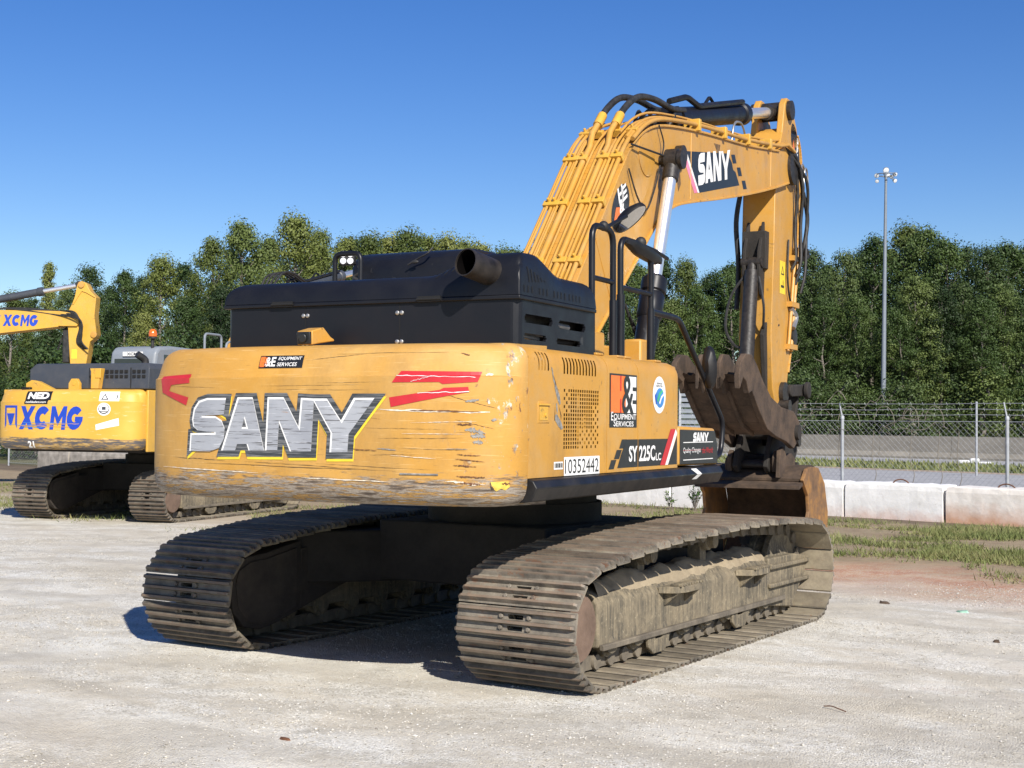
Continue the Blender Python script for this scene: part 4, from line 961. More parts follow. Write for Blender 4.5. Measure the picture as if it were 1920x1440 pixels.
# boom cylinders
for s_, x in ((1, .50), (-1, -.20)):
    top = Vector((x, 2.06, 3.92)); bot = Vector((x, 1.20, 1.72)); d = (top-bot).normalized()
    b = MB(); b.tube([bot, bot+d*1.14], .095, 20); b.lathe([(.095, 0), (.108, .02), (.108, .22), (.095, .24)], bot+d*.80, d, 20); b.lathe([(.1, 0), (.112, .01), (.112, .12), (.085, .15)], bot+d*1.05, d, 20)
    b.tube([bot-Vector((.07, 0, 0)), bot+Vector((.07, 0, 0))], .12, 18); CY = b.build('boom_cylinder', M['black'], EX, PHI)
    b = MB(); b.tube([bot+d*1.15, top-d*.05], .056, 20); b.build('cylinder_rod', M['chrome'], CY)
    b = MB(); b.tube([top-d*.20, top-d*.05], .072, 16); b.tube([top-Vector((.055, 0, 0)), top+Vector((.055, 0, 0))], .10, 18); b.tube([top-Vector((s_*.25, 0, 0)), top+Vector((s_*.09, 0, 0))], .05, 14); b.lathe([(.085, 0), (.085, .04)], top+Vector((s_*.06, 0, 0)), (s_, 0, 0), 14); b.build('rod_eye', M['grease'], CY)
b = MB(); b.box((.26, .55, 1.28), (.36, 1.34, 2.22)); b.box((-.06, .55, 1.28), (.04, 1.34, 2.22)); b.box((.42, 1.12, 1.26), (.58, 1.42, 2.28)); b.box((-.18, -.3, 1.26), (-.1, 1.0, 2.3)); b.box((.40, -.3, 1.26), (.48, .6, 2.3)); split(b, 'boom_bracket', M['yellow'], EX, PHI, bevel=.02)
b = MB()
for k in range(5): b.tube(spline([(.30+.04*k, 1.45, 2.6-.1*k), (.34+.03*k, 1.62, 2.3), (.36+.03*k, 1.55, 2.08-.02*k), (.30+.03*k, 1.35, 2.15)], 5), .013, 6)
split(b, 'hose_loop', M['rubber'], EX, PHI, smooth=60)
# arm cylinder
A = Vector((.15, 2.92, 4.50)); Bp = Vector((.15, 6.40, 5.28)); d = (Bp-A).normalized()
b = MB(); b.tube([A-Vector((.09, 0, 0)), A+Vector((.09, 0, 0))], .11, 16); b.tube([A+d*.15, A+d*2.25], .105, 22); b.lathe([(.105, 0), (.125, .02), (.125, .16), (.08, .2)], A+d*2.18, d, 20); AC = b.build('arm_cylinder', M['black'], EX, PHI)
b = MB(); b.tube(path(A+Vector((.0, -.02, .16)), A+d*.35+Vector((.05, 0, .20)), A+d*.62+Vector((.08, 0, .10)), A+d*2.1+Vector((.08, 0, .13)), rad=.06), .03, 8); b.tube(path(A+d*1.0+Vector((.0, 0, .1)), A+d*1.2+Vector((0, 0, .20)), A+d*1.35+Vector((0, 0, .12)), rad=.05), .018, 6); b.build('cylinder_pipe', M['blackm'], AC)
b = MB(); b.tube([A+d*2.3, Bp-d*.08], .062, 20); b.build('cylinder_rod', M['chrome'], AC)
b = MB(); b.tube([Bp-d*.28, Bp-d*.05], .088, 16); b.tube([Bp-Vector((.12, 0, 0)), Bp+Vector((.12, 0, 0))], .11, 18); b.build('rod_eye', M['grease'], AC)
# arm
AX0, AX1 = -.04, .34
ARM = [(6.30, 5.06), (6.55, 5.08), (6.80, 5.06), (6.92, 4.92), (6.98, 4.70), (6.96, 4.28), (6.78, 3.66), (6.60, 2.70), (6.42, 2.20), (6.34, 1.92), (6.12, 1.78), (5.90, 1.80), (5.78, 2.0), (5.72, 2.6), (5.82, 3.6), (5.86, 4.2), (5.94, 4.42), (6.02, 4.78), (6.14, 4.98)]
b = MB(); b.prism(ARM, AX0, AX1, 0); ARMO = b.build('arm', M['yellow'], EX, PHI, bevel=.008)
b = MB()
for x0_, x1_ in ((AX0-.002, AX0+.075), (AX1-.075, AX1+.002)): b.prism([(6.10, 4.86), (6.18, 5.10), (6.25, 5.34), (6.34, 5.42), (6.46, 5.42), (6.58, 5.34), (6.76, 5.14), (6.88, 4.90)], x0_, x1_, 0)
split(b, 'arm_ear', M['yellow'], ARMO, bevel=.01)
edge_strip(smooth2([(6.80, 5.06), (6.92, 4.92), (6.98, 4.70), (6.96, 4.28), (6.78, 3.66), (6.60, 2.70), (6.42, 2.20)]), AX0-.015, AX1+.015, .022, 'outer_flange', M['yellow'], ARMO)
b = MB()
for (y, z, r_) in ((6.42, 4.60, .19), (6.40, 5.28, .115), (6.15, 1.95, .13), (6.55, 2.62, .10)):
    for s_, x in ((1, AX1), (-1, AX0)): b.lathe([(r_, -.01), (r_, .05), (r_*.6, .056)], (x, y, z), (s_, 0, 0), 22)
split(b, 'pin_boss', M['grease'], ARMO)
af = lambda e: (lambda u, v: (AX1+e, u, v))
decal('round_badge', shape2d([[(6.70+u-v*.35, 4.90+v) for u, v in ell(0, 0, .17, .27)]]), af(.002), M['blk'], ARMO)
decal('badge_mark', shape2d([[(6.55, 4.80), (6.66, 4.70), (6.74, 4.74), (6.62, 4.98)]]), af(.0035), M['orange'], ARMO)
tv, tf = text2d('H&E', .34, .12, .03); decal('badge_mark', ([(6.72+c*.6+a*.15, 4.72+a*.9+c*.1) for a, c in tv], tf), af(.005), M['white'], ARMO)
decal('warning_sticker', shape2d([rect(6.05, 3.10, 6.28, 3.48)]), af(.002), M['lemon'], ARMO)
decal('warning_mark', shape2d([[(6.10, 3.32), (6.23, 3.32), (6.165, 3.43)], [(6.125, 3.335), (6.205, 3.335), (6.165, 3.405)]]), af(.003), M['blk'], ARMO); decal('warning_mark', shape2d([rect(6.10, 3.17, 6.23, 3.20), rect(6.18, 3.20, 6.20, 3.26)]), af(.003), M['blk'], ARMO)
# hoses over the arm pivot and down the side
b = MB(); rr3 = random.Random(8)
for k in range(4):
    x = AX1+.04+.028*k; o = (0, .09, .03, .14)[k]
    b.tube(spline([(BX1-.02, 6.12+o*.3, 4.80), (x, 6.42+o, 4.72-o), (x+.03, 6.56+o, 4.38), (x-.01, 6.60+o*1.4, 3.95), (x+.02, 6.52+o*.8, 3.55-o), (x-.02, 6.50+o*.5, 3.42-o*2)], 6), .019, 7)
b.tube(spline([(AX1+.1, 6.70, 4.35), (AX1+.12, 6.82, 4.05), (AX1+.1, 6.74, 3.70), (AX1+.06, 6.82, 3.58), (AX1+.08, 6.98, 3.62), (AX1+.08, 6.94, 3.70)], 6), .026, 8)
b.tube(spline([(-.06, 5.86, 4.30), (-.10, 5.80, 3.9), (-.07, 5.80, 3.4), (-.07, 5.74, 2.9)], 5), .03, 8)
b.tube(spline([(AX1+.02, 6.35, 3.75), (AX1+.03, 6.28, 3.3), (AX1+.03, 6.42, 3.02), (AX1+.03, 6.62, 2.98)], 5), .012, 6)
split(b, 'arm_hose', M['rubber'], ARMO, smooth=60)
b = MB()
for k, (y0, y1) in enumerate(((6.50, 6.30), (6.62, 6.42))): b.tube([(AX1+.03, y0+.14, 3.7), (AX1+.03, y1+.02, 2.45)], .02, 8)
for z in (3.55, 3.0, 2.5): b.box((AX1, 6.30+(z-2.5)*.14, z-.03), (AX1+.06, 6.62+(z-2.5)*.14, z+.03))
split(b, 'arm_pipe', M['yellow'], ARMO)
b = MB(); b.tube(ell_pts := [(AX1+.09, 6.86+.10*math.cos(a), 4.45+.22*math.sin(a)) for a in lin(0, 6.1, 22)], .011, 6); b.tube([(AX1+.06, 6.82+.09*math.cos(a), 4.55+.16*math.sin(a)) for a in lin(.4, 5.6, 18)], .013, 6); b.tube(spline([(AX1+.03, 6.42, 2.95), (AX1+.05, 6.58, 2.86), (AX1+.05, 6.45, 2.72)], 5), .03, 8); split(b, 'hose_coil', M['steel'], ARMO)
b = MB()   # lugs on the arm's inner face that carry the thumb cylinder
for x in (.05, .22): b.prism([(5.80, 3.9), (5.62, 3.55), (5.60, 3.30), (5.70, 3.05), (5.80, 3.0)], x-.02, x+.02, 0)
b.box((.0, 5.70, 3.35), (.28, 5.84, 3.78)); b.prism([(5.74, 2.75), (5.60, 2.60), (5.70, 1.95), (5.76, 1.95)], .24, .29, 0); b.build('thumb_bracket', M['darksteel'], ARMO, bevel=.008)
# bucket cylinder on the arm's outer face
b = MB(); A = Vector((.15, 7.10, 4.25)); Bp = Vector((.15, 6.78, 2.02)); d = (Bp-A).normalized()
b.tube([A, A+d*1.45], .085, 18); b.tube([A-Vector((.1, 0, 0)), A+Vector((.1, 0, 0))], .11, 14); BC = b.build('bucket_cylinder', M['black'], EX, PHI)
b = MB(); b.tube([A+d*1.45, Bp], .05, 16); b.build('cylinder_rod', M['chrome'], BC)
# thumb cylinder
b = MB(); A = Vector((.135, 5.66, 3.42)); Bp = Vector((.135, 5.42, 2.14)); d = (Bp-A).normalized()
b.tube([A+d*.1, A+d*1.18], .082, 18); b.tube([A-Vector((.12, 0, 0)), A+Vector((.12, 0, 0))], .06, 14); b.tube([A+d*.0, A+d*.12], .06, 12); TC = b.build('thumb_cylinder', M['grease'], EX, PHI)
b = MB(); b.tube([A+d*1.18, Bp], .06, 16); b.build('cylinder_rod', M['chrome'], TC)
b = MB(); b.tube(spline([A+d*.15+Vector((-.08, 0, 0)), A+d*.4+Vector((-.22, -.02, 0)), A+d*.75+Vector((-.26, -.02, 0)), A+d*.95+Vector((-.16, 0, 0)), A+d*1.0+Vector((-.06, 0, 0))], 6), .016, 6); b.tube(spline([A+d*.15+Vector((.08, 0, 0)), A+d*.5+Vector((.16, 0, 0)), A+d*.8+Vector((.13, .2, 0)), A+d*.7+Vector((.2, .5, 0))], 6), .016, 6); split(b, 'thumb_hose', M['rubber'], TC)
# thumb (folded up towards the machine)
TX = [-.13, .10, .32, .55]
tine = [(6.02, 1.42), (6.05, 1.62), (5.80, 1.74), (5.30, 1.78), (4.90, 1.88), (4.62, 2.04), (4.40, 2.20), (4.20, 2.30), (4.0, 2.30), (3.84, 2.21), (3.76, 2.06), (3.80, 1.94), (3.90, 2.06), (4.02, 2.02), (4.10, 1.90), (4.22, 1.93), (4.45, 1.74), (4.75, 1.54), (5.1, 1.46), (5.5, 1.40), (5.8, 1.32)]
b = MB()
for i, x in enumerate(TX):
    rr4 = random.Random(i); dx = .03 if i in (0, 3) else .02
    P = [(u+rr4.uniform(-.015, .015)-(.10 if i in (1, 2) and v < 2.0 and u < 5.2 else 0)*-1, v) for u, v in tine]; b.prism(P if i in (0, 3) else [(max(u, 3.86+.02*i), v) for u, v in tine if u < 5.3], x-dx, x+dx, 0)
TB_ = b
b = MB(); sh_ = [(4.16, 2.0), (4.45, 1.78), (4.72, 1.60), (4.95, 1.53), (5.35, 1.47)]
for (u0_, v0_), (u1_, v1_) in zip(sh_, sh_[1:]): b.bar((.21, u0_, v0_+.02), (.21, u1_, v1_+.02), .66, .03)
sc = [(-.13+.68*i/14, rr3.uniform(0, .09)) for i in range(15)]
b.add([(x, 4.18, 2.0) for x, _ in sc]+[(x, 4.08-dd, 2.08+dd*.4) for x, dd in sc], [(i, i+1, 16+i, 15+i) for i in range(14)])
TH = b.build('thumb', M['thumb'], EX, PHI, bevel=.004); split(TB_, 'thumb_tine', M['thumb'], TH, bevel=.008)
b = MB(); b.tube([(-.2, 5.90, 1.50), (.62, 5.90, 1.50)], .085, 16); b.tube([(.0, 5.42, 1.68), (.30, 5.42, 1.68)], .06, 12); b.box((.08, 5.36, 1.66), (.12, 5.50, 2.2)); b.box((.17, 5.36, 1.66), (.21, 5.50, 2.2)); split(b, 'thumb_pin', M['darksteel'], TH)
b = MB(); b.tube([(.08, 5.86, 1.66), (.46, 5.86, 1.66)], .07, 14); b.build('thumb_bushing', M['yellow'], TH)
# bucket link
b = MB(); b.tube([(-.06, 6.82, 2.0), (.46, 6.82, 2.0)], .07, 16); b.lathe([(.10, 0), (.10, .05), (.06, .055)], (.44, 6.82, 2.0), (1, 0, 0), 16); b.tube([(-.04, 6.30, 1.98), (.42, 6.30, 1.98)], .06, 14)
b.bar((.40, 6.30, 1.98), (.40, 6.84, 2.0), .05, .13); b.bar((-.06, 6.30, 1.98), (-.06, 6.84, 2.0), .05, .13); b.bar((.30, 6.84, 2.0), (.30, 6.56, 1.38), .07, .13, Vector((1, 0, 0))); b.bar((.0, 6.84, 2.0), (.0, 6.56, 1.38), .07, .13, Vector((1, 0, 0)))
b.build('bucket_link', M['darksteel'], EX, PHI, bevel=.01)
# quick coupler
cp = [(6.70, 1.50), (6.60, 1.60), (6.05, 1.86), (5.86, 1.76), (5.75, 1.5), (5.60, 1.28), (5.52, 1.12), (5.62, 1.05), (5.80, 1.14), (6.05, 1.05), (6.35, 1.02), (6.62, 1.10), (6.78, 1.28)]
b = MB()
for x in (-.02, .33): b.prism(cp, x-.03, x+.03, 0)
CP_ = b; b = MB(); b.box((-.0, 5.82, 1.10), (.31, 6.5, 1.24)); QC = b.build('quick_coupler', M['darksteel'], EX, PHI, bevel=.012); split(CP_, 'coupler_plate', M['darksteel'], QC, bevel=.012)
b = MB(); b.tube([(-.14, 6.08, 1.80), (.46, 6.08, 1.80)], .075, 14); b.tube([(-.12, 6.58, 1.40), (.44, 6.58, 1.40)], .07, 14); b.tube([(-.1, 5.72, 1.14), (.42, 5.72, 1.14)], .05, 12); b.tube([(-.1, 6.56, 1.10), (.42, 6.56, 1.10)], .05, 12); split(b, 'coupler_pin', M['grease'], QC)
# bucket
KX0, KX1 = -.46, .74
side = [(5.55, .98), (5.78, 1.10), (6.05, 1.12), (6.50, 1.10), (6.90, .92), (7.12, .58), (7.08, .26), (6.82, .05), (6.40, .0), (5.90, .03), (5.78, .10), (5.70, .42), (5.92, .62), (5.86, .80)]
def cmp_(b):
    b.v = [(v[0], 5.5+(v[1]-5.5)*.70, v[2]) for v in b.v]; return b
b = MB()
for x in (KX0, KX1): b.prism(side, x-.02, x+.02, 0)
KS_ = b
b = MB(); sp = smooth2([(5.60, .98), (6.05, 1.11), (6.50, 1.09), (6.90, .91), (7.10, .58), (7.06, .26), (6.82, .06), (6.40, .015), (5.95, .03)], 4)
for (u0_, v0_), (u1_, v1_) in zip(sp, sp[1:]): b.bar(((KX0+KX1)/2, u0_, v0_), ((KX0+KX1)/2, u1_, v1_), KX1-KX0-.04, .03, Vector((0, 0, 1)) if abs(v1_-v0_) < abs(u1_-u0_)*2 else Vector((0, 1, 0)))
BK = cmp_(b).build('bucket', M['thumb'], EX, PHI); split(cmp_(KS_), 'side_plate', M['bucket'], BK, bevel=.006)
b = MB(); ear = [(5.62, 1.06), (5.60, 1.22), (5.72, 1.30), (5.95, 1.24), (6.5, 1.26), (6.72, 1.20), (6.72, .98), (6.3, 1.08), (5.9, 1.09)]
for x in (-.10, .42): b.prism(ear, x-.028, x+.028, 0)
for x in (-.10, .42): b.tube([(x-.06, 5.72, 1.14), (x+.06, 5.72, 1.14)], .075, 14)
split(cmp_(b), 'bucket_ear', M['thumb'], BK, bevel=.008)
b = MB(); b.prism([(5.62, .96), (5.40, .92), (5.40, .88), (5.64, .92)], KX0, KX1, 0); cmp_(b).build('bucket_lip', M['thumb'], BK)
b = MB(); b.prism([(5.50, 1.0), (5.56, 1.30), (5.76, 1.34), (5.95, 1.22), (5.80, 1.0)], .455, .50, 0)
for i in range(5): b.prism([(5.95, .0), (5.95, .07), (5.66, .05), (5.66, .02)], KX0+.04+i*.255, KX0+.14+i*.255, 0)
split(cmp_(b), 'bucket_tooth', M['thumb'], BK, bevel=.006)
b = MB(); b.lathe([(.17, 0), (.17, .018), (.10, .02)], (KX1+.02, 6.62, .40), (1, 0, 0), 20); cmp_(b).build('side_wear_plate', M['bucket'], BK)
for o_ in [c for c in EX.children if c.name.split('.')[0] in ()]: pass
# ------------------------------------------------------------------ second excavator, behind on the left
def mk_cw2():
    t = NT('worn_yellow_grey_counterweight'); x, y, z = t.sep()
    c = t.mix(t.ramp(t.noise(1.2, 4), [(.3, 0), (.7, 1)]), (.60, .33, .04), (.70, .42, .08))
    c = t.mix(t.ramp(t.noise(4, 5, .7, t.map((1, .6, 8))), [(.60, 0), (.64, .6)]), c, (.75, .55, .28))
    e = t.math('ADD', z, t.math('MULTIPLY', t.math('SUBTRACT', t.noise(3.0, 5, .7, t.map((1, .7, 4))), .5), .12))
    k = t.math('MULTIPLY', t.math('SUBTRACT', 1.30, e), 60, clamp=True)
    g = t.ramp(t.noise(3.2, 6, .7, t.map((1, .7, 9))), [(.35, (.06, .064, .07)), (.5, (.12, .10, .09)), (.57, (.45, .27, .06)), (.70, (.50, .45, .40))])
    c = t.mix(k, c, g); k2 = t.math('MULTIPLY', t.math('SUBTRACT', 1.135, e), 30, clamp=True)
    c = t.mix(k2, c, t.ramp(t.noise(6, 6, .7, t.map((1, .7, 9), loc=(3, 3, 3))), [(.35, (.10, .06, .045)), (.6, (.22, .16, .13)), (.75, (.4, .35, .3))]))
    return t.fin(c, .5)
M['cw2'] = mk_cw2(); VC = [1.15, 1.18, 1.22, 1.27, 1.835, 1.842, 1.865, 1.93, 1.965, 1.99]
def arc_(r0, r1, a0, a1, n=14):
    r0 -= .04
    return [(.5+r1*math.cos(R(a)), .5+r1*math.sin(R(a))) for a in lin(a0, a1, n)]+[(.5+r0*math.cos(R(a)), .5+r0*math.sin(R(a))) for a in lin(a1, a0, n)]
XC = [[(0, 0), (.31, 0), (.5, .28), (.69, 0), (1, 0), (.67, .5), (1, 1), (.69, 1), (.5, .72), (.31, 1), (0, 1), (.33, .5)], arc_(.22, .5, 42, 318), [(0, 0), (.25, 0), (.25, .58), (.5, .16), (.75, .58), (.75, 0), (1, 0), (1, 1), (.76, 1), (.5, .55), (.24, 1), (0, 1)], arc_(.22, .5, 42, 352)+[(.5, .36), (.5, .58), (1.0, .58), (.98, .36)][:0]]
def xcmg(x, y, w_, h):
    out = []
    lw = w_/4*.96
    for i, p in enumerate(XC): out.append(shape2d([[(x+i*w_/4+u*lw+v*h*.12, y+v*h) for u, v in p]]))
    out.append(shape2d([[(x+3*w_/4+u*lw+v*h*.12, y+v*h) for u, v in ((.52, .36), (1.0, .36), (1.0, .56), (.52, .56))]]))
    return out
def shared(src, name, parent, loc=(0, 0, 0)):
    o = link(name, src.data, parent); o.location = loc
    for md in src.modifiers:
        if md.type == 'BEVEL': q = o.modifiers.new('bevel', 'BEVEL'); q.width = md.width; q.segments = md.segments; q.limit_method = 'ANGLE'; q.angle_limit = md.angle_limit
    return o
def make_second(loc, rz, label, pre, detail=True, boom=True):
    E = empty('excavator', loc, rz); tag(E, label, 'excavator')
    make_undercarriage(E, pre, False, .82, .80)
    c = make_cw(E, M['cw2'])
    f = lambda e: (lambda u, v: cw_pt(u, v, e))
    if detail:
        ic = [[(-.98, 1.43), (-.98, 1.78), (-.70, 1.78), (-.70, 1.43), (-.74, 1.50), (-.74, 1.745), (-.94, 1.745), (-.94, 1.50)]]
        decal('maker_icon', shape2d(ic), f(.003), M['blue'], c, 0, .08, vcuts=VC); decal('maker_icon', shape2d([[(-.93, 1.66), (-.75, 1.66), (-.80, 1.52), (-.84, 1.47), (-.88, 1.52)]]), f(.003), M['blue'], c, 0, .08, vcuts=VC)
        for k, tx in enumerate(xcmg(-.66, 1.42, 1.16, .35)): decal('maker_letter', tx, f(.003+.0003*k), M['blue'], c, 0, .08, vcuts=VC)
        for k in range(7):
            z = 1.455+.012*k+rnd.uniform(-.004, .004); x0 = rnd.uniform(-.95, -.2); x1 = x0+rnd.uniform(.3, .9); pts = [(x0+(x1-x0)*i/10, z+rnd.uniform(-.003, .003)) for i in range(11)]
            decal('scrape', shape2d([pts+[(u, v-rnd.uniform(.002, .010)) for u, v in pts[::-1]]]), f(.0045), M['yellow2'] if k % 3 else M['lblue'], c, 0, .08, vcuts=VC)
        decal('dealer_sticker', shape2d([rect(-.56, 1.86, -.08, 1.995), rect(-.56, 1.80, -.12, 1.86)]), f(.003), M['blk'], c, 0, .08, vcuts=VC)
        decal('dealer_name', text2d('NED', .40, .10, .05, .1, -.52, 1.878), f(.0045), M['white'], c, 0, .08, vcuts=VC); decal('dealer_name', text2d('neddealers.com', .38, .032, .02, x=-.53, y=1.818), f(.0045), M['white'], c, 0, .08, vcuts=VC)
        decal('warning_sticker', shape2d([rect(.76, 1.85, 1.07, 1.99)]), f(.003), M['white'], c, 0, .08, vcuts=VC); decal('warning_mark', shape2d([[(.79, 1.87), (.91, 1.87), (.85, 1.96)], [(.815, 1.883), (.885, 1.883), (.85, 1.938)]]), f(.0045), M['blk'], c, 0, .08, vcuts=VC); decal('warning_mark', shape2d([rect(.97, 1.885, 1.04, 1.89), rect(1.03, 1.89, 1.045, 1.94)]), f(.0045), M['blk'], c, 0, .08, vcuts=VC)
        decal('round_sticker', shape2d([ell(.85, 1.73, .105, .095)]), f(.003), M['white'], c, 0, .08, vcuts=VC); decal('sticker_mark', shape2d([ell(.85, 1.735, .085, .075), ell(.85, 1.74, .075, .066)]), f(.0045), M['blk'], c, 0, .08, vcuts=VC); decal('sticker_mark', shape2d([rect(.78, 1.69, .92, 1.70), rect(.82, 1.72, .88, 1.765)]), f(.0045), M['grey'], c, 0, .08, vcuts=VC)
        decal('white_sticker', shape2d([[(.73, 1.42), (.72, 1.50), (1.07, 1.60), (1.08, 1.49)]]), f(.003), M['white'], c, 0, .08, vcuts=VC)
        decal('machine_number', text2d('21', .12, .10, .04, x=-.48, y=1.145), f(.004), M['white'], c, 0, .08, vcuts=VC)
    b = MB(); hp = [(-.80, 2.035), (-.80, 2.34), (-.74, 2.43), (1.30, 2.43), (1.36, 2.36), (1.36, 2.035)]
    ty, by = -2.44, -2.52
    b.prism(hp, -2.50, -.9, 1); b.v = [(v[0], v[1]+(.08 if v[2] > 2.40 and v[1] < -2 else 0), v[2]) for v in b.v]
    H = b.build('hood', M['grey'], E, bevel=.02)
    b = MB()
    for x0, n in ((.62, 5), (1.10, 3)):
        for i in range(n):
            for j in range(2): b.box((x0+i*.085-.028, -2.504, 2.205+j*.075), (x0+i*.085+.028, -2.497, 2.25+j*.075))
    split(b, 'hood_vent', M['dark'], H)
    b = MB(); b.box((1.04, -2.506, 2.05), (1.05, -2.495, 2.36)); b.box((.30, -2.506, 2.05), (.305, -2.495, 2.36)); split(b, 'hood_joint', M['dark'], H)
    b = MB(); b.prism([(.42, 2.04), (.42, 2.30), (.40, 2.345), (.60, 2.345), (.58, 2.24), (.55, 2.04)], -2.62, -2.52, 1); b.box((.50, -2.63, 2.20), (.60, -2.62, 2.34)); b.build('hood_bracket', M['yellow2'], E, bevel=.008)
    b = MB(); b.prism([(.05, 2.02), (.05, 2.12), (.10, 2.19), (.19, 2.19), (.24, 2.12), (.24, 2.02)], -2.66, -2.60, 1); b.lathe([(.035, 0), (.035, .005)], (.145, -2.661, 2.12), (0, -1, 0), 14); b.build('lifting_lug', M['yellow2'], E, bevel=.008)
    b = MB(); b.prism([(-.72, 2.02), (-.72, 2.12), (-.62, 2.17), (-.50, 2.15), (-.20, 2.02)], -2.68, -2.58, 1); b.build('lifting_lug', M['yellow2'], E, bevel=.008)
    b = MB(); b.box((-.75, -2.74, 2.0), (-.60, -2.66, 2.06)); b.build('rear_camera', M['blackm'], E, bevel=.01)
    b = MB(); b.box((-1.30, -2.45, 1.25), (1.35, .9, 1.27)); b.box((1.32, -2.50, 1.10), (1.36, .9, 2.02)); b.box((-1.32, -2.45, 1.27), (1.32, -.9, 2.03)); b.box((.5, -.9, 1.27), (1.3, .1, 2.0)); b.build('body_panel', M['yellow2'], E, bevel=.03)
    b = MB(); b.box((-1.2, -2.4, 1.08), (1.2, .9, 1.25)); b.build('main_frame', M['darksteel'], E)
    b = MB(); b.tube(path((.95, -2.0, 2.40), (.95, -2.0, 2.50), (.88, -2.12, 2.58), rad=.05), .055, 14); b.build('exhaust_pipe', M['rubber'], E)
    # cab
    cp_ = [(.0, 1.3), (-.02, 2.50), (.02, 2.74), (.12, 2.83), (.5, 2.86), (1.75, 2.84), (2.0, 2.72), (2.2, 2.0), (2.2, 1.3)]
    b = MB(); b.prism(cp_, -1.16, -.24, 0); C = b.build('cab', M['lgrey'], E, bevel=.06, seg=3)
    b = MB(); b.box((-1.04, -.034, 2.18), (-.36, -.02, 2.62)); b.build('rear_window', M['glass'], C)
    b = MB(); b.prism([(.25, 2.0), (2.0, 2.0), (1.85, 2.68), (.25, 2.70)], -.240, -.234, 0); b.build('side_window', M['glass'], C)
    if detail:
        b = MB(); b.box((-.88, -.026, 2.665), (-.48, -.016, 2.74)); s_ = b.build('name_plate', M['white'], C); decal('maker_name', text2d('XCMG', .28, .05, .03, x=-.80, y=2.677), lambda u, v: (u, -.028, v), M['grey'], C)
    b = MB(); b.tube([(-.38, .12, 2.80), (-.38, .12, 2.98)], .03, 8); b.lathe([(.075, 0), (.075, .03), (.045, .035)], (-.38, .12, 2.97), (0, 0, 1), 14); B_ = b.build('beacon', M['rubber'], E)
    b = MB(); b.lathe([(.07, 0), (.072, .05), (.06, .10), (.03, .125), (.0, .13)], (-.38, .12, 3.006), (0, 0, 1), 16); b.build('beacon_lens', M['amber'], B_)
    b = MB()
    b.tube(path((1.2, -.75, 2.0), (1.2, -.75, 2.98), (1.2, -.25, 2.98), (1.2, -.25, 2.0), rad=.08), .02, 8); b.tube(path((1.2, -.1, 2.0), (1.2, -.1, 2.86), (1.2, .3, 2.96), (1.2, .3, 2.0), rad=.08), .02, 8); b.tube([(1.2, -.75, 2.5), (1.2, -.25, 2.5)], .017, 8); b.build('handrail', M['lgrey'], E)
    if boom:
        dz = -.38; dy_ = 1.15; shared(BOOM, 'boom', E, (0, dy_, dz)); shared(ARMO, 'arm', E, (0, dy_, dz))
        o = shared(AC, 'arm_cylinder', E, (0, dy_-.25, dz+.02)); o.data = AC.data.copy(); o.data.materials[0] = M['grey']
        for ch in AC.children: shared(ch, ch.name.split('.')[0], o)
        b = MB()
        for k in range(4): b.tube(spline([(.0+.08*k, 3.0, 4.05), (.0+.08*k, 3.3+.05*k, 4.36+.02*k), (.05+.08*k, 3.8, 4.46), (.05+.08*k, 4.3, 4.34)], 6), .022, 7)
        split(b, 'hose', M['rubber'], E)
    return E
X2 = make_second((-11.77, 7.64, 0), R(12.5), 'yellow excavator with dark grey hood and blue lettering, parked behind on the left', 'grey and dusty')
# third excavator: its boom reaches into the picture from the left
hd = Vector((.8457, .5335, 0)); TIP = at(150, 600, 30.0)
ROOT3 = Vector((TIP.x, TIP.y, 0))-hd*7.0; rz3 = math.atan2(-hd.x, hd.y)
X3 = make_second((ROOT3.x, ROOT3.y, 0), rz3, 'yellow excavator boom and arm with blue lettering reaching in from the left edge', 'beyond the left edge', detail=False, boom=False)
# boom in the machine frame: y = 7.0 is the arm pivot seen at photo x 150
def q3(px, py): return (7.0+(px-150)/85.6, 1.586+(784-py)/85.6)
bo = [q3(-20, 583), q3(60, 583), q3(118, 584), q3(146, 588), q3(158, 600), q3(150, 612), q3(116, 612), q3(0, 626), q3(-60, 634), (3.2, 3.30), (2.6, 3.0), (1.3, 2.0), (.9, 1.7), (.5, 1.75), (.45, 2.1), (1.6, 3.2), (2.4, 3.75), (3.2, 3.93)]
b = MB(); b.prism(bo, -.2, .22, 0); B3 = b.build('boom', M['yellow2'], X3, bevel=.01)
edge_strip([q3(116, 612), q3(0, 626), q3(-60, 634)], -.215, .235, .03, 'bottom_flange', M['yellow2'], B3)
am = [q3(148, 534), q3(156, 527), q3(165, 531), q3(172, 545), q3(184, 557), q3(181, 592), q3(186, 626), q3(182, 634), q3(174, 640), q3(166, 690), (7.1, 1.9), (6.9, 1.9), q3(138, 690), q3(134, 640), q3(132, 612), q3(128, 592), q3(139, 570), q3(144, 556)]
b = MB(); b.prism(am, -.15, .17, 0); A3 = b.build('arm', M['yellow2'], X3, bevel=.01)
edge_strip([q3(141, 571), q3(150, 556), q3(157, 545), q3(166, 548), q3(182, 557)], .15, .19, .025, 'arm_rib', M['yellow2'], A3)
b = MB(); 
for pp in ((156, 534), (181, 627)): b.lathe([(.07, 0), (.07, .03), (.03, .035)], (.17, *q3(*pp)), (1, 0, 0), 16)
split(b, 'pin_boss', M['yellow'], A3)
b = MB(); c0 = Vector((.0, *q3(-160, 592))); c1 = Vector((0, *q3(78, 546))); c2 = Vector((0, *q3(150, 533)))
b.tube([c0, c1], .085, 16); b.lathe([(.085, 0), (.10, .02), (.10, .12), (.07, .14)], c1-(c1-c0).normalized()*.1, c1-c0, 16); AC3 = b.build('arm_cylinder', M['grey'], X3)
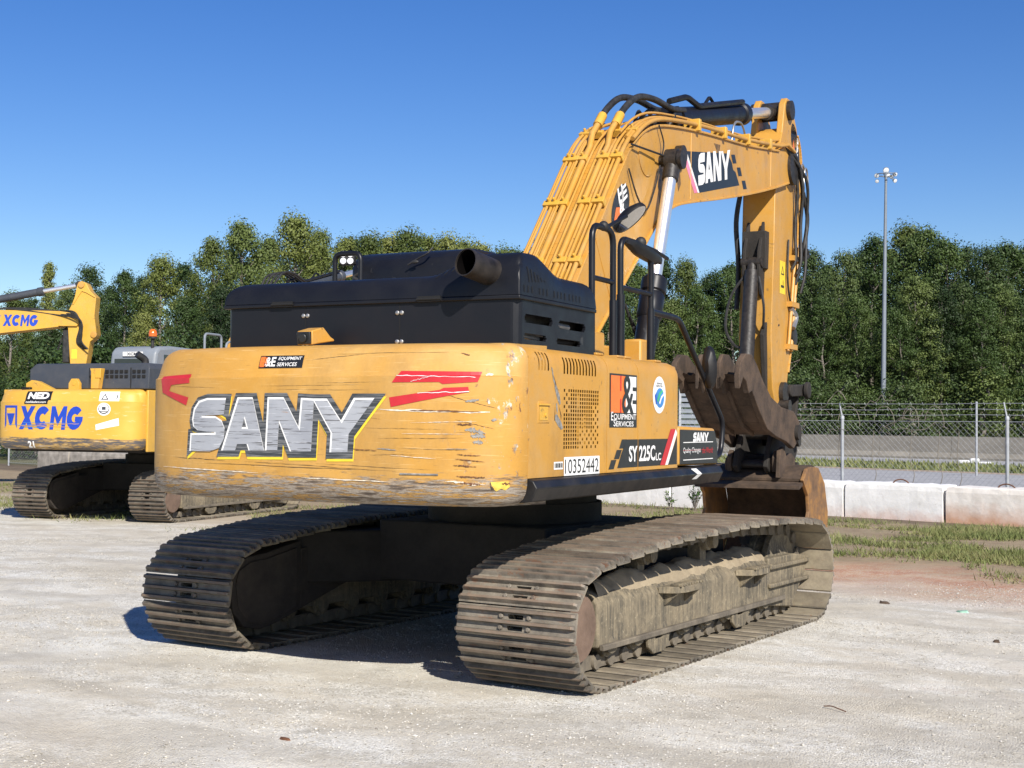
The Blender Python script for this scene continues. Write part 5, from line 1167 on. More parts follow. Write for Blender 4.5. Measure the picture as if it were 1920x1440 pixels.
b = MB(); b.tube([c1, c2], .05, 12); b.build('cylinder_rod', M['chrome'], AC3); b = MB(); b.tube([c2-Vector((.14, 0, 0)), c2+Vector((.14, 0, 0))], .075, 12); b.build('rod_eye', M['rubber'], AC3)
b = MB()
for k in range(5):
    x = .10+.03*k; b.tube(spline([(x, *q3(-60, 582-k*1.5)), (x, *q3(40, 578+k)), (x, *q3(110, 583+k*2)), (x+.12, *q3(146+k*2, 586+k*3)), (x+.14, *q3(156+k*2, 612)), (x+.10, *q3(150+k*3, 640)), (x+.08, *q3(162+k*3, 655))], 6), .016, 7)
b.tube(spline([(-.1, *q3(122, 612)), (-.1, *q3(112, 640)), (-.12, *q3(106, 655))], 4), .02, 6); split(b, 'hose', M['rubber'], B3)
b = MB(); b.box((-.1, *q3(120, 680)), (.1, *q3(134, 615))); b.build('bucket_cylinder', M['rubber'], X3, bevel=.03)
for k, tx in enumerate(xcmg(q3(12, 0)[0], q3(0, 611)[1]-.02, .76, .25)): decal('maker_letter', tx, (lambda e: (lambda u, v: (.2225+e, u, v)))(.0005*k), M['blue'], B3)
decal('maker_icon', shape2d([[(q3(-3, 612)[0], q3(0, 614)[1]), (q3(4, 612)[0], q3(0, 614)[1]), (q3(8, 612)[0], q3(0, 592)[1]), (q3(-3, 612)[0], q3(0, 592)[1])]]), lambda u, v: (.2225, u, v), M['blue'], B3)
decal('warning_sticker', shape2d([rect(q3(140, 0)[0], q3(0, 672)[1], q3(150, 0)[0], q3(0, 655)[1])]), lambda u, v: (.1725, u, v), M['lemon'], A3)
# ------------------------------------------------------------------ setting: ground, roads, wall, fence, mast
def mk_ground():
    t = NT('yard_ground'); x, y, z = t.sep()
    d = t.math('MULTIPLY_ADD', x, .17, y)
    wob = t.math('MULTIPLY', t.math('SUBTRACT', t.noise(.55, 5, .65), .5), 3.6); dd = t.math('ADD', d, wob)
    # gravel
    cell = t.voro(95, out='Color'); cs = t.n.new('ShaderNodeSeparateColor'); t.l.new(cell, cs.inputs[0])
    g = t.ramp(cs.outputs[0], [(0, (.37, .345, .285)), (.3, (.60, .57, .485)), (.65, (.74, .71, .625)), (1, (.86, .84, .77))])
    fine = t.ramp(t.noise(46, 4, .7), [(.3, (.52, .47, .37)), (.65, (.72, .67, .56))])
    cover = t.ramp(t.noise(1.25, 7, .72, t.map((1, 1.5, 1), rot=(0, 0, .4)), .6), [(.42, 0), (.54, 1)])
    c = t.mix(cover, fine, g)
    tan_ = t.ramp(t.noise(.42, 6, .68, t.map((1, 1.7, 1), rot=(0, 0, .5)), .9), [(.44, 0), (.60, .85)]); c = t.mix(tan_, c, t.mix(t.ramp(cs.outputs[2], [(.3, 0), (.7, 1)]), (.47, .42, .325), (.58, .53, .42)))
    pale = t.ramp(t.noise(.33, 5, .6, t.map((1, 2.2, 1), rot=(0, 0, .25), loc=(9, 3, 0)), .4), [(.5, 0), (.68, .55)]); c = t.mix(pale, c, (.80, .79, .72))
    red = t.ramp(t.noise(.9, 5, .65, None, .3), [(.64, 0), (.74, .4)]); c = t.mix(red, c, (.50, .35, .23))
    c = t.mix(t.ramp(t.noise(2.6, 8, .78), [(.38, .5), (.50, 0)]), c, (.35, .32, .255))
    wv = t.n.new('ShaderNodeTexWave'); wv.wave_type = 'RINGS'; wv.rings_direction = 'Z'; wv.inputs['Scale'].default_value = .32; wv.inputs['Distortion'].default_value = 7.0; wv.inputs['Detail'].default_value = 5; wv.inputs['Detail Scale'].default_value = .9; wv.inputs['Detail Roughness'].default_value = .65
    t.l.new(t.map((1, 1, 1), loc=(-3, 16, 0)), wv.inputs['Vector']); c = t.mix(t.ramp(wv.outputs[0], [(.62, 0), (.9, .42)]), c, (.45, .41, .33))
    for cx, cy, r in ((-6.0, -18.0, 13.2), (-6.0, -18.0, 15.1), (9.0, -14.5, 10.3)):
        dx = t.math('SUBTRACT', x, cx); dy = t.math('SUBTRACT', y, cy); q = t.math('SQRT', t.math('ADD', t.math('MULTIPLY', dx, dx), t.math('MULTIPLY', dy, dy)))
        q = t.math('ABSOLUTE', t.math('ADD', t.math('SUBTRACT', q, r), t.math('MULTIPLY', t.math('SUBTRACT', t.noise(.9, 4), .5), .5))); q = t.math('MULTIPLY', t.math('SUBTRACT', .34, q), 4.5, clamp=True)
        c = t.mix(t.math('MULTIPLY', q, t.ramp(t.noise(1.6, 6, .7), [(.35, 0), (.65, .8)])), c, t.ramp(t.noise(20, 4, .7), [(.3, (.44, .39, .30)), (.7, (.60, .545, .44))]))
    # red clay strip, then soil
    k1 = t.math('MULTIPLY', t.math('SUBTRACT', dd, 3.5), .5, clamp=True)
    clay = t.ramp(t.noise(2.2, 6, .7), [(.3, (.34, .16, .09)), (.45, (.44, .235, .14)), (.6, (.50, .36, .24)), (.75, (.36, .22, .14))]); clay = t.mix(t.ramp(cs.outputs[1], [(.72, 0), (.8, .6)]), clay, (.55, .50, .43))
    soil = t.ramp(t.noise(1.6, 6, .7), [(.3, (.22, .155, .09)), (.55, (.34, .26, .155)), (.75, (.16, .15, .06))])
    left = t.math('MULTIPLY', t.math('SUBTRACT', -3.0, x), .4, clamp=True)
    clay2 = t.mix(left, clay, (.44, .37, .27)); c = t.mix(k1, c, clay2)
    k2 = t.math('MULTIPLY', t.math('SUBTRACT', dd, 6.0), .8, clamp=True); c = t.mix(k2, c, soil)
    k3 = t.math('MULTIPLY', t.math('SUBTRACT', d, 12.9), 1.6, clamp=True); c = t.mix(k3, c, t.ramp(t.noise(2, 5), [(.35, (.10, .07, .045)), (.65, (.20, .15, .09))]))
    far = t.math('MULTIPLY', t.math('SUBTRACT', d, 15.5), .8, clamp=True); c = t.mix(far, c, t.ramp(t.noise(.5, 5), [(.3, (.07, .085, .02)), (.7, (.16, .14, .06))]))
    h = t.math('ADD', t.math('MULTIPLY', t.voro(95), -.6), t.math('MULTIPLY', t.noise(9, 6, .7), 1.1)); h = t.math('ADD', h, t.math('MULTIPLY', t.noise(1.2, 4), 2.5))
    t.bump(h, .6, .02); return t.fin(c, .92)
def gh(x, y):
    """height of the yard surface: gentle unevenness and two shallow wheel ruts"""
    k = sm(-13.5, -10, x)*(1-sm(5.5, 8, x))*sm(-9, -7, y)*(1-sm(5, 8, y))
    if k <= 0: return 0.0
    n = mnoise.noise
    h = .016*n(Vector((x*.4, y*.4, 0)))+.011*n(Vector((x*1.5, y*1.5, 5)))+.006*n(Vector((x*4.2, y*4.2, 9)))
    for cx, cy, r in ((-6.0, -18.0, 13.2), (-6.0, -18.0, 15.1), (9.0, -14.5, 10.3)):
        d = abs(math.hypot(x-cx, y-cy)-r+.15*n(Vector((x*.5, y*.5, 2)))); h += -.020*math.exp(-(d/.17)**2)+.012*math.exp(-((d-.33)/.11)**2)
    for xc in (-1.325, 1.325):
        d = max(abs(x-xc)-.45, abs(y)-2.0); h = h*sm(0, .5, d)+.008*(1-sm(0, .35, d))
    return h*k
def axis_(lo, hi, st, far0, far1):
    m = int((hi-lo)/st); return [far0, far0*.4+lo*.6, lo-12, lo-4, lo-1]+[lo+i*st for i in range(m+1)]+[hi+1, hi+4, hi+12, far1*.4+hi*.6, far1]
gx_, gy_ = axis_(-13.5, 8, .09, -500, 500), axis_(-9, 8, .09, -400, 700)
b = MB(); b.grid(lambda x, y: (x, y, gh(x, y)), gx_, gy_)
tag(b.build('ground', mk_ground(), smooth=89), 'pale gravel yard with a red clay edge and rough grass verge', 'ground', kind='structure')
NRM = Vector((math.sin(R(17)), math.cos(R(17)), 0)); ALG = Vector((math.cos(R(17)), -math.sin(R(17)), 0))
def rp(a, n, z=0): v = ALG*a+NRM*n; return (v.x, v.y, z)
def strip(nm, n0, n1, z, m, label, cat):
    b = MB(); b.add([rp(-140, n0, z), rp(90, n0, z), rp(90, n1, z), rp(-140, n1, z)], [(0, 1, 2, 3)]); tag(b.build(nm, m, smooth=0), label, cat, kind='structure')
asph = flat('pale_asphalt', (.34, .335, .33), .85, var=.12, scale=1.2)
strip('road', 19.0, 35.2, .004, asph, 'pale grey asphalt road beyond the block wall', 'road')
strip('road_edge', 35.2, 36.6, .006, flat('sandy_edge', (.36, .28, .2), .9, var=.2, scale=2), 'sandy shoulder between the road and the grass strip', 'shoulder')
gm = NT('mown_grass'); gm.fin(gm.ramp(gm.noise(1.5, 7, .75), [(.3, (.07, .10, .018)), (.7, (.17, .175, .05))]), .9); gm.bump(gm.noise(6, 5), .8, .1)
strip('grass_strip', 36.6, 45.4, .004, gm.m, 'narrow green grass strip between the two roadways', 'grass strip')
strip('far_road', 45.4, 51.6, .004, asph, 'far roadway running along the grey concrete wall', 'road')
strip('forest_floor', 52.4, 150, .004, flat('leaf_litter', (.05, .04, .02), .95, var=.4, scale=2), 'dark floor of the wood behind the concrete wall', 'ground')
# tall grass fringe on the strip
b = MB(); rg_ = random.Random(11)
for i in range(9000):
    a = rg_.uniform(-45, 10); n = rg_.uniform(36.3, 45.6); p = Vector(rp(a, n)); h = rg_.uniform(.05, .22); q = Vector((rg_.uniform(-.05, .05), rg_.uniform(-.05, .05), h)); s_ = Vector((rg_.uniform(-.04, .04), rg_.uniform(-.04, .04), 0))
    b.add([p-s_, p+s_, p+q], [(0, 1, 2)])
def mk_grass(nm, a, c_, d_):
    t = NT(nm); t.fin(t.ramp(t.noise(1.1, 5, .8), [(.3, a), (.5, c_), (.72, d_)]), .75); return t.m
M['grassfar'] = mk_grass('strip_grass', (.09, .12, .025), (.15, .165, .05), (.24, .21, .09))
M['grass'] = mk_grass('rough_grass', (.08, .115, .025), (.15, .17, .05), (.34, .28, .14))
tag(b.build('strip_grass', M['grassfar'], smooth=0), 'longer grass growing on the strip between the roadways', 'grass', kind='stuff')
# far concrete wall of separate panels
conc = NT('grey_concrete'); cc = conc.ramp(conc.noise(.8, 6, .7, conc.map((1, 1, 2.5))), [(.3, (.21, .19, .155)), (.7, (.33, .30, .25))]); conc.bump(conc.noise(18, 4), .2, .02)
xx, yy, zz = conc.sep(); cc = conc.mix(conc.ramp(conc.noise(3, 4, .6, conc.map((2, 2, 1))), [(.55, 0), (.7, .3)]), cc, (.42, .39, .34)); conc.fin(cc, .9)
FW = empty('concrete_wall', rp(-10, 51.9)); tag(FW, 'long grey concrete wall of joined panels along the far roadway', 'wall')
prof = [(-.22, 0), (-.22, .10), (-.10, .33), (-.07, 1.10), (.07, 1.10), (.10, .33), (.22, .10), (.22, 0)]
for k in range(-22, 16):
    a0 = k*4.0; b = MB(); vs = []
    for a in (a0+.012, a0+3.988): vs += [Vector(rp(a-0, 51.9+u, v)) - Vector(rp(-10, 51.9)) for u, v in prof]
    n = len(prof); b.add(vs, [[i, (i+1) % n, n+(i+1) % n, n+i] for i in range(n)]+[list(range(n))[::-1], list(range(n, 2*n))]); b.build('wall_panel', conc.m, FW, smooth=0)
# white block barrier
def mk_block():
    t = NT('whitewashed_block').rndvec(); x, y, z = t.sep(t.tc.outputs['Object'])
    c = t.ramp(t.noise(3, 6, .68), [(.3, (.68, .67, .63)), (.6, (.82, .81, .78))]); c = t.mix(t.ramp(t.noise(9, 5, .7), [(.6, 0), (.7, .35)]), c, (.48, .45, .40))
    e = t.math('ADD', z, t.math('MULTIPLY', t.math('SUBTRACT', t.noise(2.6, 5, .7), .5), .5)); k = t.math('MULTIPLY', t.math('SUBTRACT', .20, e), 5, clamp=True); k = t.math('MULTIPLY', k, .8)
    amt = t.ramp(t.random, [(.45, .06), (.9, .8)]); c = t.mix(t.math('MULTIPLY', k, amt), c, (.50, .20, .085)); 
    t.bump(t.noise(14, 6, .7), .35, .015); return t.fin(c, .85), t
M['block'], _ = mk_block()
def mk_block2():
    t = NT('orange_stained_block'); x, y, z = t.sep(); c = t.ramp(t.noise(3, 6, .68), [(.3, (.62, .57, .50)), (.6, (.78, .74, .68))])
    e = t.math('ADD', z, t.math('MULTIPLY', t.math('SUBTRACT', t.noise(3.5, 6, .7), .5), .45)); k = t.math('MULTIPLY', t.math('SUBTRACT', .36, e), 3, clamp=True); c = t.mix(t.math('MULTIPLY', k, .8), c, (.50, .24, .12)); t.bump(t.noise(14, 6), .35, .015); return t.fin(c, .85)
M['block2'] = mk_block2(); M['block3'] = flat('weathered_grey_block', (.32, .29, .25), .9, var=.35, scale=4, bump=.3)
W0 = Vector((.42, 13.93, 0)); wd = Vector((-.9855, .1697, 0)); wrz = math.atan2(wd.y, wd.x)
names = ['orange-stained concrete block at the right edge of the picture', 'white concrete block with a faint orange foot, second from the right edge', 'white concrete block just right of the yellow bucket', 'white concrete block half hidden behind the bucket', 'white concrete block behind the coupler and bucket, left of the bucket', 'white concrete block below the black side skirt, beside the leafy weed']
blocks = []
for k in range(-2, 17):
    b = MB(); L = 1.80; hh = .61+rnd.uniform(-.012, .012); n1 = 9
    rb = random.Random(k+50)
    def pt(i, j, s_):
        return Vector((i, j, s_))
    # block with slightly uneven faces and chipped upper edges
    xs_ = lin(-L/2, L/2, 12); fr_ = [(-.30, 0), (-.305, .3), (-.30, .50), (-.285, .58), (-.26, hh), (.26, hh), (.29, .58), (.30, 0)]
    vv = []
    for i, x in enumerate(xs_):
        for (yy_, zz_) in fr_:
            j = .006 if zz_ > .55 else .003; e = .016 if i in (0, 12) and zz_ > .5 else 0
            vv.append((x-math.copysign(e, x), yy_+rb.uniform(-j, j), max(0, zz_+(rb.uniform(-j, j)*1.6 if zz_ > .1 else 0)-e)))
    nf = len(fr_); b.add(vv, [[i*nf+j, i*nf+j+1, (i+1)*nf+j+1, (i+1)*nf+j][::-1] for i in range(12) for j in range(nf-1)]+[list(range(nf)), [12*nf+j for j in range(nf)][::-1]])
    c = W0+wd*(k*1.83+rb.uniform(-.01, .01))+Vector((.17, .985, 0))*(.30+rb.uniform(-.03, .03))
    mm = M['block2'] if k == 0 else (M['block'] if k < 9 else M['block3'])
    if k < 0: nm = 'white concrete block just beyond the right edge of the picture' if k == -1 else 'white concrete block, second beyond the right edge of the picture'
    elif k < len(names): nm = names[k]
    else: nm = ['concrete block hidden behind the large excavator tracks', 'weathered concrete block behind the left excavator'][k > 11]
    e_ = b.build('concrete_block', mm, smooth=0, bevel=.012); e_.location = c; e_.rotation_euler = (0, 0, math.atan2(wd.y, wd.x)+math.pi+rb.uniform(-.012, .012))
    tag(e_, nm, 'concrete block', 'concrete blocks along the yard edge'); blocks.append(e_)
    if k < 8:
        b = MB(); b.tube(spline([(-.14, 0, hh-.01), (-.10, .0, hh+.035), (0, .01, hh+.06), (.10, 0, hh+.035), (.15, .0, hh-.01)], 5), .012, 6); b.build('lifting_loop', M['rustm'], e_)
# chain link fence
F0 = Vector((.281, 15.18, 0)); FN = empty('chain_link_fence', F0); tag(FN, 'galvanised chain link fence with barbed wire behind the white blocks', 'fence')
FT, FZ0 = 1.72, .08
zup = Vector((0, 0, 1))
for k in range(-2, 12):
    b = MB(); p = wd*(k*3.08); o_ = Vector((-.17, -.985, 0))
    b.tube([p, p+zup*FT], .030, 10); b.lathe([(.036, 0), (.036, .05), (.02, .07)], p+zup*(FT-.02), (0, 0, 1), 10); b.tube([p+zup*FT, p+zup*(FT+.28)-o_*.0+wd*.06], .014, 6)
    b.build('fence_post', M['galv'], FN)
b = MB(); L0, L1 = -2*3.08, 11*3.08; s_ = .105; r_ = .0019
H_ = FT-.06-FZ0
k = L0-H_
while k < L1:
    for sg in (1, -1):
        a0, z0, a1, z1 = (k, FZ0, k+H_, FZ0+H_) if sg > 0 else (k+H_, FZ0, k, FZ0+H_)
        lo, hi_ = min(a0, a1), max(a0, a1)
        def cl(a):
            t_ = (a-a0)/(a1-a0); return z0+(z1-z0)*t_
        A0 = max(lo, L0); A1 = min(hi_, L1)
        if A1 > A0:
            off = .004*sg; q = Vector((.17, .985, 0))*off
            b.tube([wd*A0+zup*cl(A0)+q, wd*A1+zup*cl(A1)+q], r_, 3, False)
    k += s_
b.build('chain_link', M['galv'], FN, smooth=0)
b = MB()
for z in (FT-.05, FZ0+.02): b.tube([wd*L0+zup*z, wd*L1+zup*z], .006, 5)
split(b, 'tension_wire', M['galv'], FN)
for i, z in enumerate((FT+.06, FT+.16, FT+.26)):
    b = MB(); rb = random.Random(i); n = 60
    pts = [wd*(L0+(L1-L0)*j/n)+zup*(z+rb.uniform(-.012, .012))+wd*.02*i for j in range(n+1)]; b.tube(pts, .0045, 4)
    for j in range(0, 180): 
        p = wd*(L0+(L1-L0)*(j+.5)/180)+zup*z; b.tube([p-zup*.025-wd*.01, p+zup*.025+wd*.01], .003, 3)
    b.build('barbed_wire', M['galv'], FN)
# dead vine hanging on the fence
b = MB(); rb = random.Random(21); c0 = 2.35
vine = []
for i in range(10):
    a = rb.uniform(.2, 2.9); z = rb.uniform(1.35, 1.95); P = [wd*a+zup*z]; d = rb.choice((-1, 1))
    for j in range(6): P.append(P[-1]+wd*d*rb.uniform(.06, .20)+zup*rb.uniform(-.13, .14)+Vector((.17, .985, 0))*rb.uniform(-.05, .05))
    b.tube(spline(P, 3), rb.uniform(.003, .007), 5)
for a, w_ in ((.55, .18), (1.0, .16), (2.2, .22), (1.5, .2)):
    b.tube([wd*(a+w_*math.cos(t_))+zup*(1.62+.32*math.sin(t_)) for t_ in lin(.2, 3.3, 14)], .006, 5)
for i in range(5):
    a = rb.uniform(0, 2.6); b.tube(spline([wd*a+zup*1.5, wd*(a+.03)+zup*1.0, wd*(a-.05)+zup*.7, wd*(a+.1)+zup*.3], 4), .006, 4)
vo = b.build('dead_vine', flat('dry_vine', (.20, .175, .14), .9), smooth=60); vo.location = F0+wd*.75; tag(vo, 'bare dead vine tangled in the top of the chain link fence', 'vine')
# tall floodlight mast and a plain pole
mb = at(1655, 850, 78.0); mb.z = 0
MT = empty('light_mast', mb); tag(MT, 'tall grey floodlight mast standing in front of the trees', 'light mast')
htop = (at(1661, 330, 78.0)).z
b = MB(); b.tube([(0, 0, 0), (.05, 0, htop*.33), (.10, .02, htop*.66), (.16, .03, htop)], [.165, .135, .105, .07], 14); b.build('mast_pole', M['mast'], MT)
hc = Vector((.16, .03, htop)); b = MB(); b.tube([hc+Vector((.55*math.cos(a), .55*math.sin(a), .15)) for a in lin(0, 2*math.pi, 20)], .03, 6)
for a in lin(0, 2*math.pi*.75, 3): b.tube([hc, hc+Vector((.55*math.cos(a), .55*math.sin(a), .15))], .025, 6)
b.tube([hc-Vector((0, 0, .3)), hc+Vector((0, 0, .3))], .08, 10); b.build('lamp_ring', M['mast'], MT)
toc = Vector((-fw.x, -fw.y, 0)).normalized(); rr_t = Vector((rt.x, rt.y, 0)).normalized()
for dx, dz, sc in ((-.52, .10, 1), (-.50, -.22, .8), (0, .42, 1.3), (.12, .12, .9), (.52, .18, .9), (.50, -.18, .9), (.32, .02, .8)):
    b = MB(); p = hc+rr_t*dx+Vector((0, 0, dz)); dr = (toc+rr_t*dx*.8-Vector((0, 0, .55))).normalized()
    sc *= .72; b.lathe([(.06, -.12), (.15*sc, -.08), (.19*sc, .04), (.19*sc, .07)], p, dr, 14); l_ = b.build('floodlight', M['lgrey'], MT)
    b = MB(); b.lathe([(.17*sc, .072), (.10*sc, .08), (0, .084)], p, dr, 14); b.build('floodlight_lens', M['lamp'], l_)
pb = at(1831, 872, 44.0); pb.z = 0; b = MB(); b.tube([(0, 0, 0), (0, 0, 2.35)], .035, 10); b.lathe([(.042, 0), (.042, .04), (.02, .06)], (0, 0, 2.33), (0, 0, 1), 10); o = b.build('fence_post', M['galv']); o.location = pb; tag(o, 'lone grey steel post standing on the grass strip beyond the fence', 'post')
b = MB(); pb = at(1822, 861, 58.0); o = MB().box((-.55, -.12, 0), (-.05, .12, .16)).box((-.05, -.14, 0), (.30, .14, .24)).box((.3, -.1, 0), (.9, .1, .1)).build('road_debris', M['white'], bevel=.05); o.location = (pb.x, pb.y, .004); tag(o, 'small white litter lying at the foot of the far concrete wall', 'litter')
# slatted grey panel beyond the fence
sp_ = at(1306, 800, 36.0); SP = empty('slatted_panel', (sp_.x, sp_.y, 0), math.atan2(rt.y, rt.x)); tag(SP, 'grey slatted metal panel seen between the yellow tank and the brown thumb', 'panel')
for i in range(9):
    b = MB(); z = 1.30+i*.145; b.prism([(-.02, z), (.05, z+.02), (.05, z+.11), (-.02, z+.09)], -.42, .42, 0); b.build('slat', M['lgrey'], SP)
b = MB()
for x in (-.44, .30): b.box((x-.03, -.04, 0), (x+.03, .04, 2.65))
split(b, 'panel_post', M['galv'], SP)
# ------------------------------------------------------------------ trees, shrubs, weeds, grass, gravel, litter
def mk_leaf(nm, a, c_, d_):
    t = NT(nm); oi = t.n.new('ShaderNodeObjectInfo'); n = t.noise(.9, 4, .7); n2 = t.math('ADD', t.math('MULTIPLY', n, .5), t.math('MULTIPLY', oi.outputs['Random'], .5))
    c = t.ramp(n2, [(.25, a), (.5, c_), (.78, d_)])
    t.fin(c, .55, spec=.3); tr = t.n.new('ShaderNodeBsdfTranslucent'); t.l.new(c, tr.inputs[0]); mx = t.n.new('ShaderNodeMixShader'); mx.inputs[0].default_value = .13
    out = t.n['Material Output']; t.l.new(t.p.outputs[0], mx.inputs[1]); t.l.new(tr.outputs[0], mx.inputs[2]); t.l.new(mx.outputs[0], out.inputs[0]); return t.m
LEAF = [mk_leaf('leaf_mid', (.028, .054, .013), (.064, .102, .026), (.125, .16, .043)), mk_leaf('leaf_yellow', (.066, .092, .020), (.125, .155, .036), (.20, .215, .058)), mk_leaf('leaf_dark', (.022, .042, .013), (.046, .076, .022), (.092, .125, .036))]
BARK = NT('pale_bark'); BARK.fin(BARK.ramp(BARK.noise(3, 6, .7, BARK.map((4, 4, .6))), [(.3, (.10, .085, .068)), (.6, (.22, .195, .165)), (.8, (.33, .30, .26))]), .9); BARK = BARK.m
def tree_proto(seed, h, w_, cb, leaf, nclump=150, conifer=False, lp=135, ls=.112):
    rr = random.Random(seed); b = MB(); tr = []
    wob = [Vector((rr.uniform(-.25, .25), rr.uniform(-.25, .25), 0)) for _ in range(7)]
    P = [Vector((0, 0, h*.93*i/6))+wob[i]*(i/6) for i in range(7)]; P[0] = Vector((0, 0, -.1))
    b.tube(P, [.17*(1-i/7.4)+.015 for i in range(7)], 7)
    fo = []; L = MB(); cl = []
    for i in range(nclump):
        t = rr.random()**.85; z = h*(cb+(1-cb)*t)
        if conifer: rad = w_*(1-t)**.8*.9+.2
        else: rad = w_*(math.sin(math.pi*min(1, .18+.80*t))**.75)
        rad *= .75+.5*mnoise.noise(Vector((seed, z*.5, i*.02)))
        a = rr.uniform(0, 2*math.pi); q = rad*(rr.random()**.45)
        k = min(6, int(z/(h*.93)*6)); c = Vector((q*math.cos(a), q*math.sin(a), z))+P[min(6, k)]*Vector((1, 1, 0)).length*0+Vector((P[min(6, k)].x, P[min(6, k)].y, 0))
        cl.append(c)
    for i, c in enumerate(cl):
        if i % 7 == 0:
            zb = max(h*cb*.75, c.z-rr.uniform(.8, 2.2)); k = min(5, int(zb/(h*.93)*6)); f_ = zb/(h*.93)*6-k; s0 = P[k].lerp(P[k+1], min(1, f_))
            mid = s0.lerp(c, .5)+Vector((0, 0, -.15)); b.tube([s0, mid, c], [.055, .035, .012], 5)
        cr = rr.uniform(.42, 1.0)*(1.0 if not conifer else .7)
        for j in range(lp):
            d = Vector((rr.gauss(0, 1), rr.gauss(0, 1), rr.gauss(0, .75))); d = d.normalized()*cr*(rr.random()**.5)
            p = c+d; n = (d.normalized()*1.0+Vector((rr.gauss(0, .38), rr.gauss(0, .38), .25+rr.gauss(0, .35)))).normalized(); u, v = frame(n, Vector((rr.random(), rr.random(), .3))); s_ = ls*rr.uniform(.6, 1.35)
            o = len(L.v); L.v += [tuple(p-u*s_*.6), tuple(p+v*s_*.42), tuple(p+u*s_*.75), tuple(p-v*s_*.42)]; L.f.append([o, o+1, o+2, o+3])
    return b.mesh('trunk', BARK, 60), L.mesh('crown', LEAF[leaf], 0), h
PT = [tree_proto(1, 15, 3.0, .28, 0, 150), tree_proto(2, 15, 2.5, .36, 2, 130), tree_proto(3, 15, 3.4, .30, 0, 160), tree_proto(4, 15, 2.3, .22, 1, 135), tree_proto(5, 15, 2.8, .20, 2, 150), tree_proto(6, 15, 1.5, .12, 1, 110, True), tree_proto(7, 15, 3.1, .40, 1, 120)]
def plant(px, ytop, D, k, label, group, wsc=1.0):
    p = at(px, 790, D); p.z = 0; top = at(px, ytop, D).z; tm, cm, h = PT[k]; s_ = top/(h*1.0)
    e = empty('tree', p, rnd.uniform(0, 6.28)); e.scale = (s_*wsc, s_*wsc, s_); tag(e, label, 'tree', group)
    for nm, me in (('trunk', tm), ('crown', cm)): link(nm, me, e)
GL, GR_ = 'trees of the wood on the left', 'trees of the wood behind the wall on the right'
# distinct trees on the left
for px, yt, D, k, lab, ws in ((86, 497, 84, 5, 'pale narrow pointed tree at the far left above the yellow arm', .9), (18, 552, 76, 3, 'low pale green tree at the left edge of the picture', 1.2), (165, 502, 70, 4, 'round dark tree just right of the yellow arm tip', 1.1), (232, 513, 68, 2, 'lower round tree above the grey hood of the left excavator', .95), (300, 486, 66, 3, 'tall narrow tree above the amber beacon', 1.15), (392, 452, 64, 6, 'tall tree with pale bare limbs, left of the hood corner', .9), (452, 418, 66, 0, 'tallest dark green tree left of the black hood', 1.05), (545, 410, 68, 3, 'tall yellow-green tree behind the black hood, left of the grab rail', 1.1), (592, 436, 70, 3, 'yellow-green tree just left of the grab rail', .9)):
    plant(px, yt, D, k, lab, GL, ws)
for px, yt, D, k, ws in ((690, 444, 74, 3, 1), (765, 436, 74, 3, 1), (640, 450, 78, 6, 1), (835, 446, 76, 3, 1), (905, 462, 76, 6, 1), (665, 452, 80, 0, 1.1), (730, 446, 80, 3, 1.2), (800, 448, 79, 6, 1.1), (868, 456, 80, 3, 1.1), (940, 470, 79, 3, 1)): plant(px, yt, D, k, 'yellow-green tree top showing above the cab roof and exhaust', GL, ws)
for px, yt, D, k in ((-40, 545, 80, 2), (50, 560, 92, 0), (120, 545, 90, 2), (200, 540, 88, 1), (262, 520, 86, 4), (340, 500, 86, 2), (430, 470, 88, 4), (500, 450, 90, 2), (575, 470, 88, 0), (90, 590, 66, 1), (345, 560, 62, 0), (268, 590, 60, 3), (500, 520, 62, 2), (415, 540, 60, 1)): plant(px, yt, D, k, 'tree among the dense wood behind the left excavator', GL, 1.05)
for px, yt, D, k in ((960, 470, 80, 0), (1010, 458, 78, 2), (1075, 480, 82, 4), (1140, 490, 80, 1), (1190, 500, 82, 2)): plant(px, yt, D, k, 'tree behind the raised rear part of the boom', GR_, 1)
for px, yt, D, k, ws in ((1235, 485, 84, 0, 1), (1282, 492, 82, 3, .9), (1330, 512, 84, 0, .9), (1372, 500, 82, 2, 1), (1400, 485, 86, 4, .9), (1305, 545, 80, 2, 1), (1260, 560, 80, 0, 1)): plant(px, yt, D, k, 'green tree seen between the boom cylinder and the hanging arm', GR_, ws)
for px, yt, D, k, lab in ((1522, 473, 84, 1, 'tree with a small separate top just right of the hanging arm'), (1585, 476, 86, 4, 'dark tree left of the light mast'), (1634, 448, 88, 0, 'tall tree directly behind the light mast'), (1700, 428, 92, 3, 'bright topped tallest tree just right of the light mast'), (1738, 434, 90, 2, 'broad tree second to the right of the light mast')): plant(px, yt, D, k, lab, GR_, 1.05)
for px, yt, D, k in ((1470, 500, 90, 4), (1550, 500, 92, 2), (1615, 480, 94, 4), (1665, 470, 96, 2), (1545, 560, 82, 0), (1480, 560, 82, 1), (1605, 560, 82, 2)): plant(px, yt, D, k, 'tree of the wood between the hanging arm and the light mast', GR_, 1.1)
for px, yt, D, k in ((1775, 452, 88, 0), (1812, 464, 90, 4), (1850, 466, 86, 1), (1885, 462, 88, 2), (1925, 458, 90, 0), (1965, 470, 88, 4), (1720, 520, 80, 0), (1765, 540, 80, 1), (1800, 530, 81, 4), (1840, 560, 79, 2), (1880, 535, 80, 0), (1915, 560, 80, 1), (1690, 570, 80, 2), (1940, 540, 82, 2)): plant(px, yt, D, k, 'tree of the wood to the right of the light mast', GR_, 1.1)
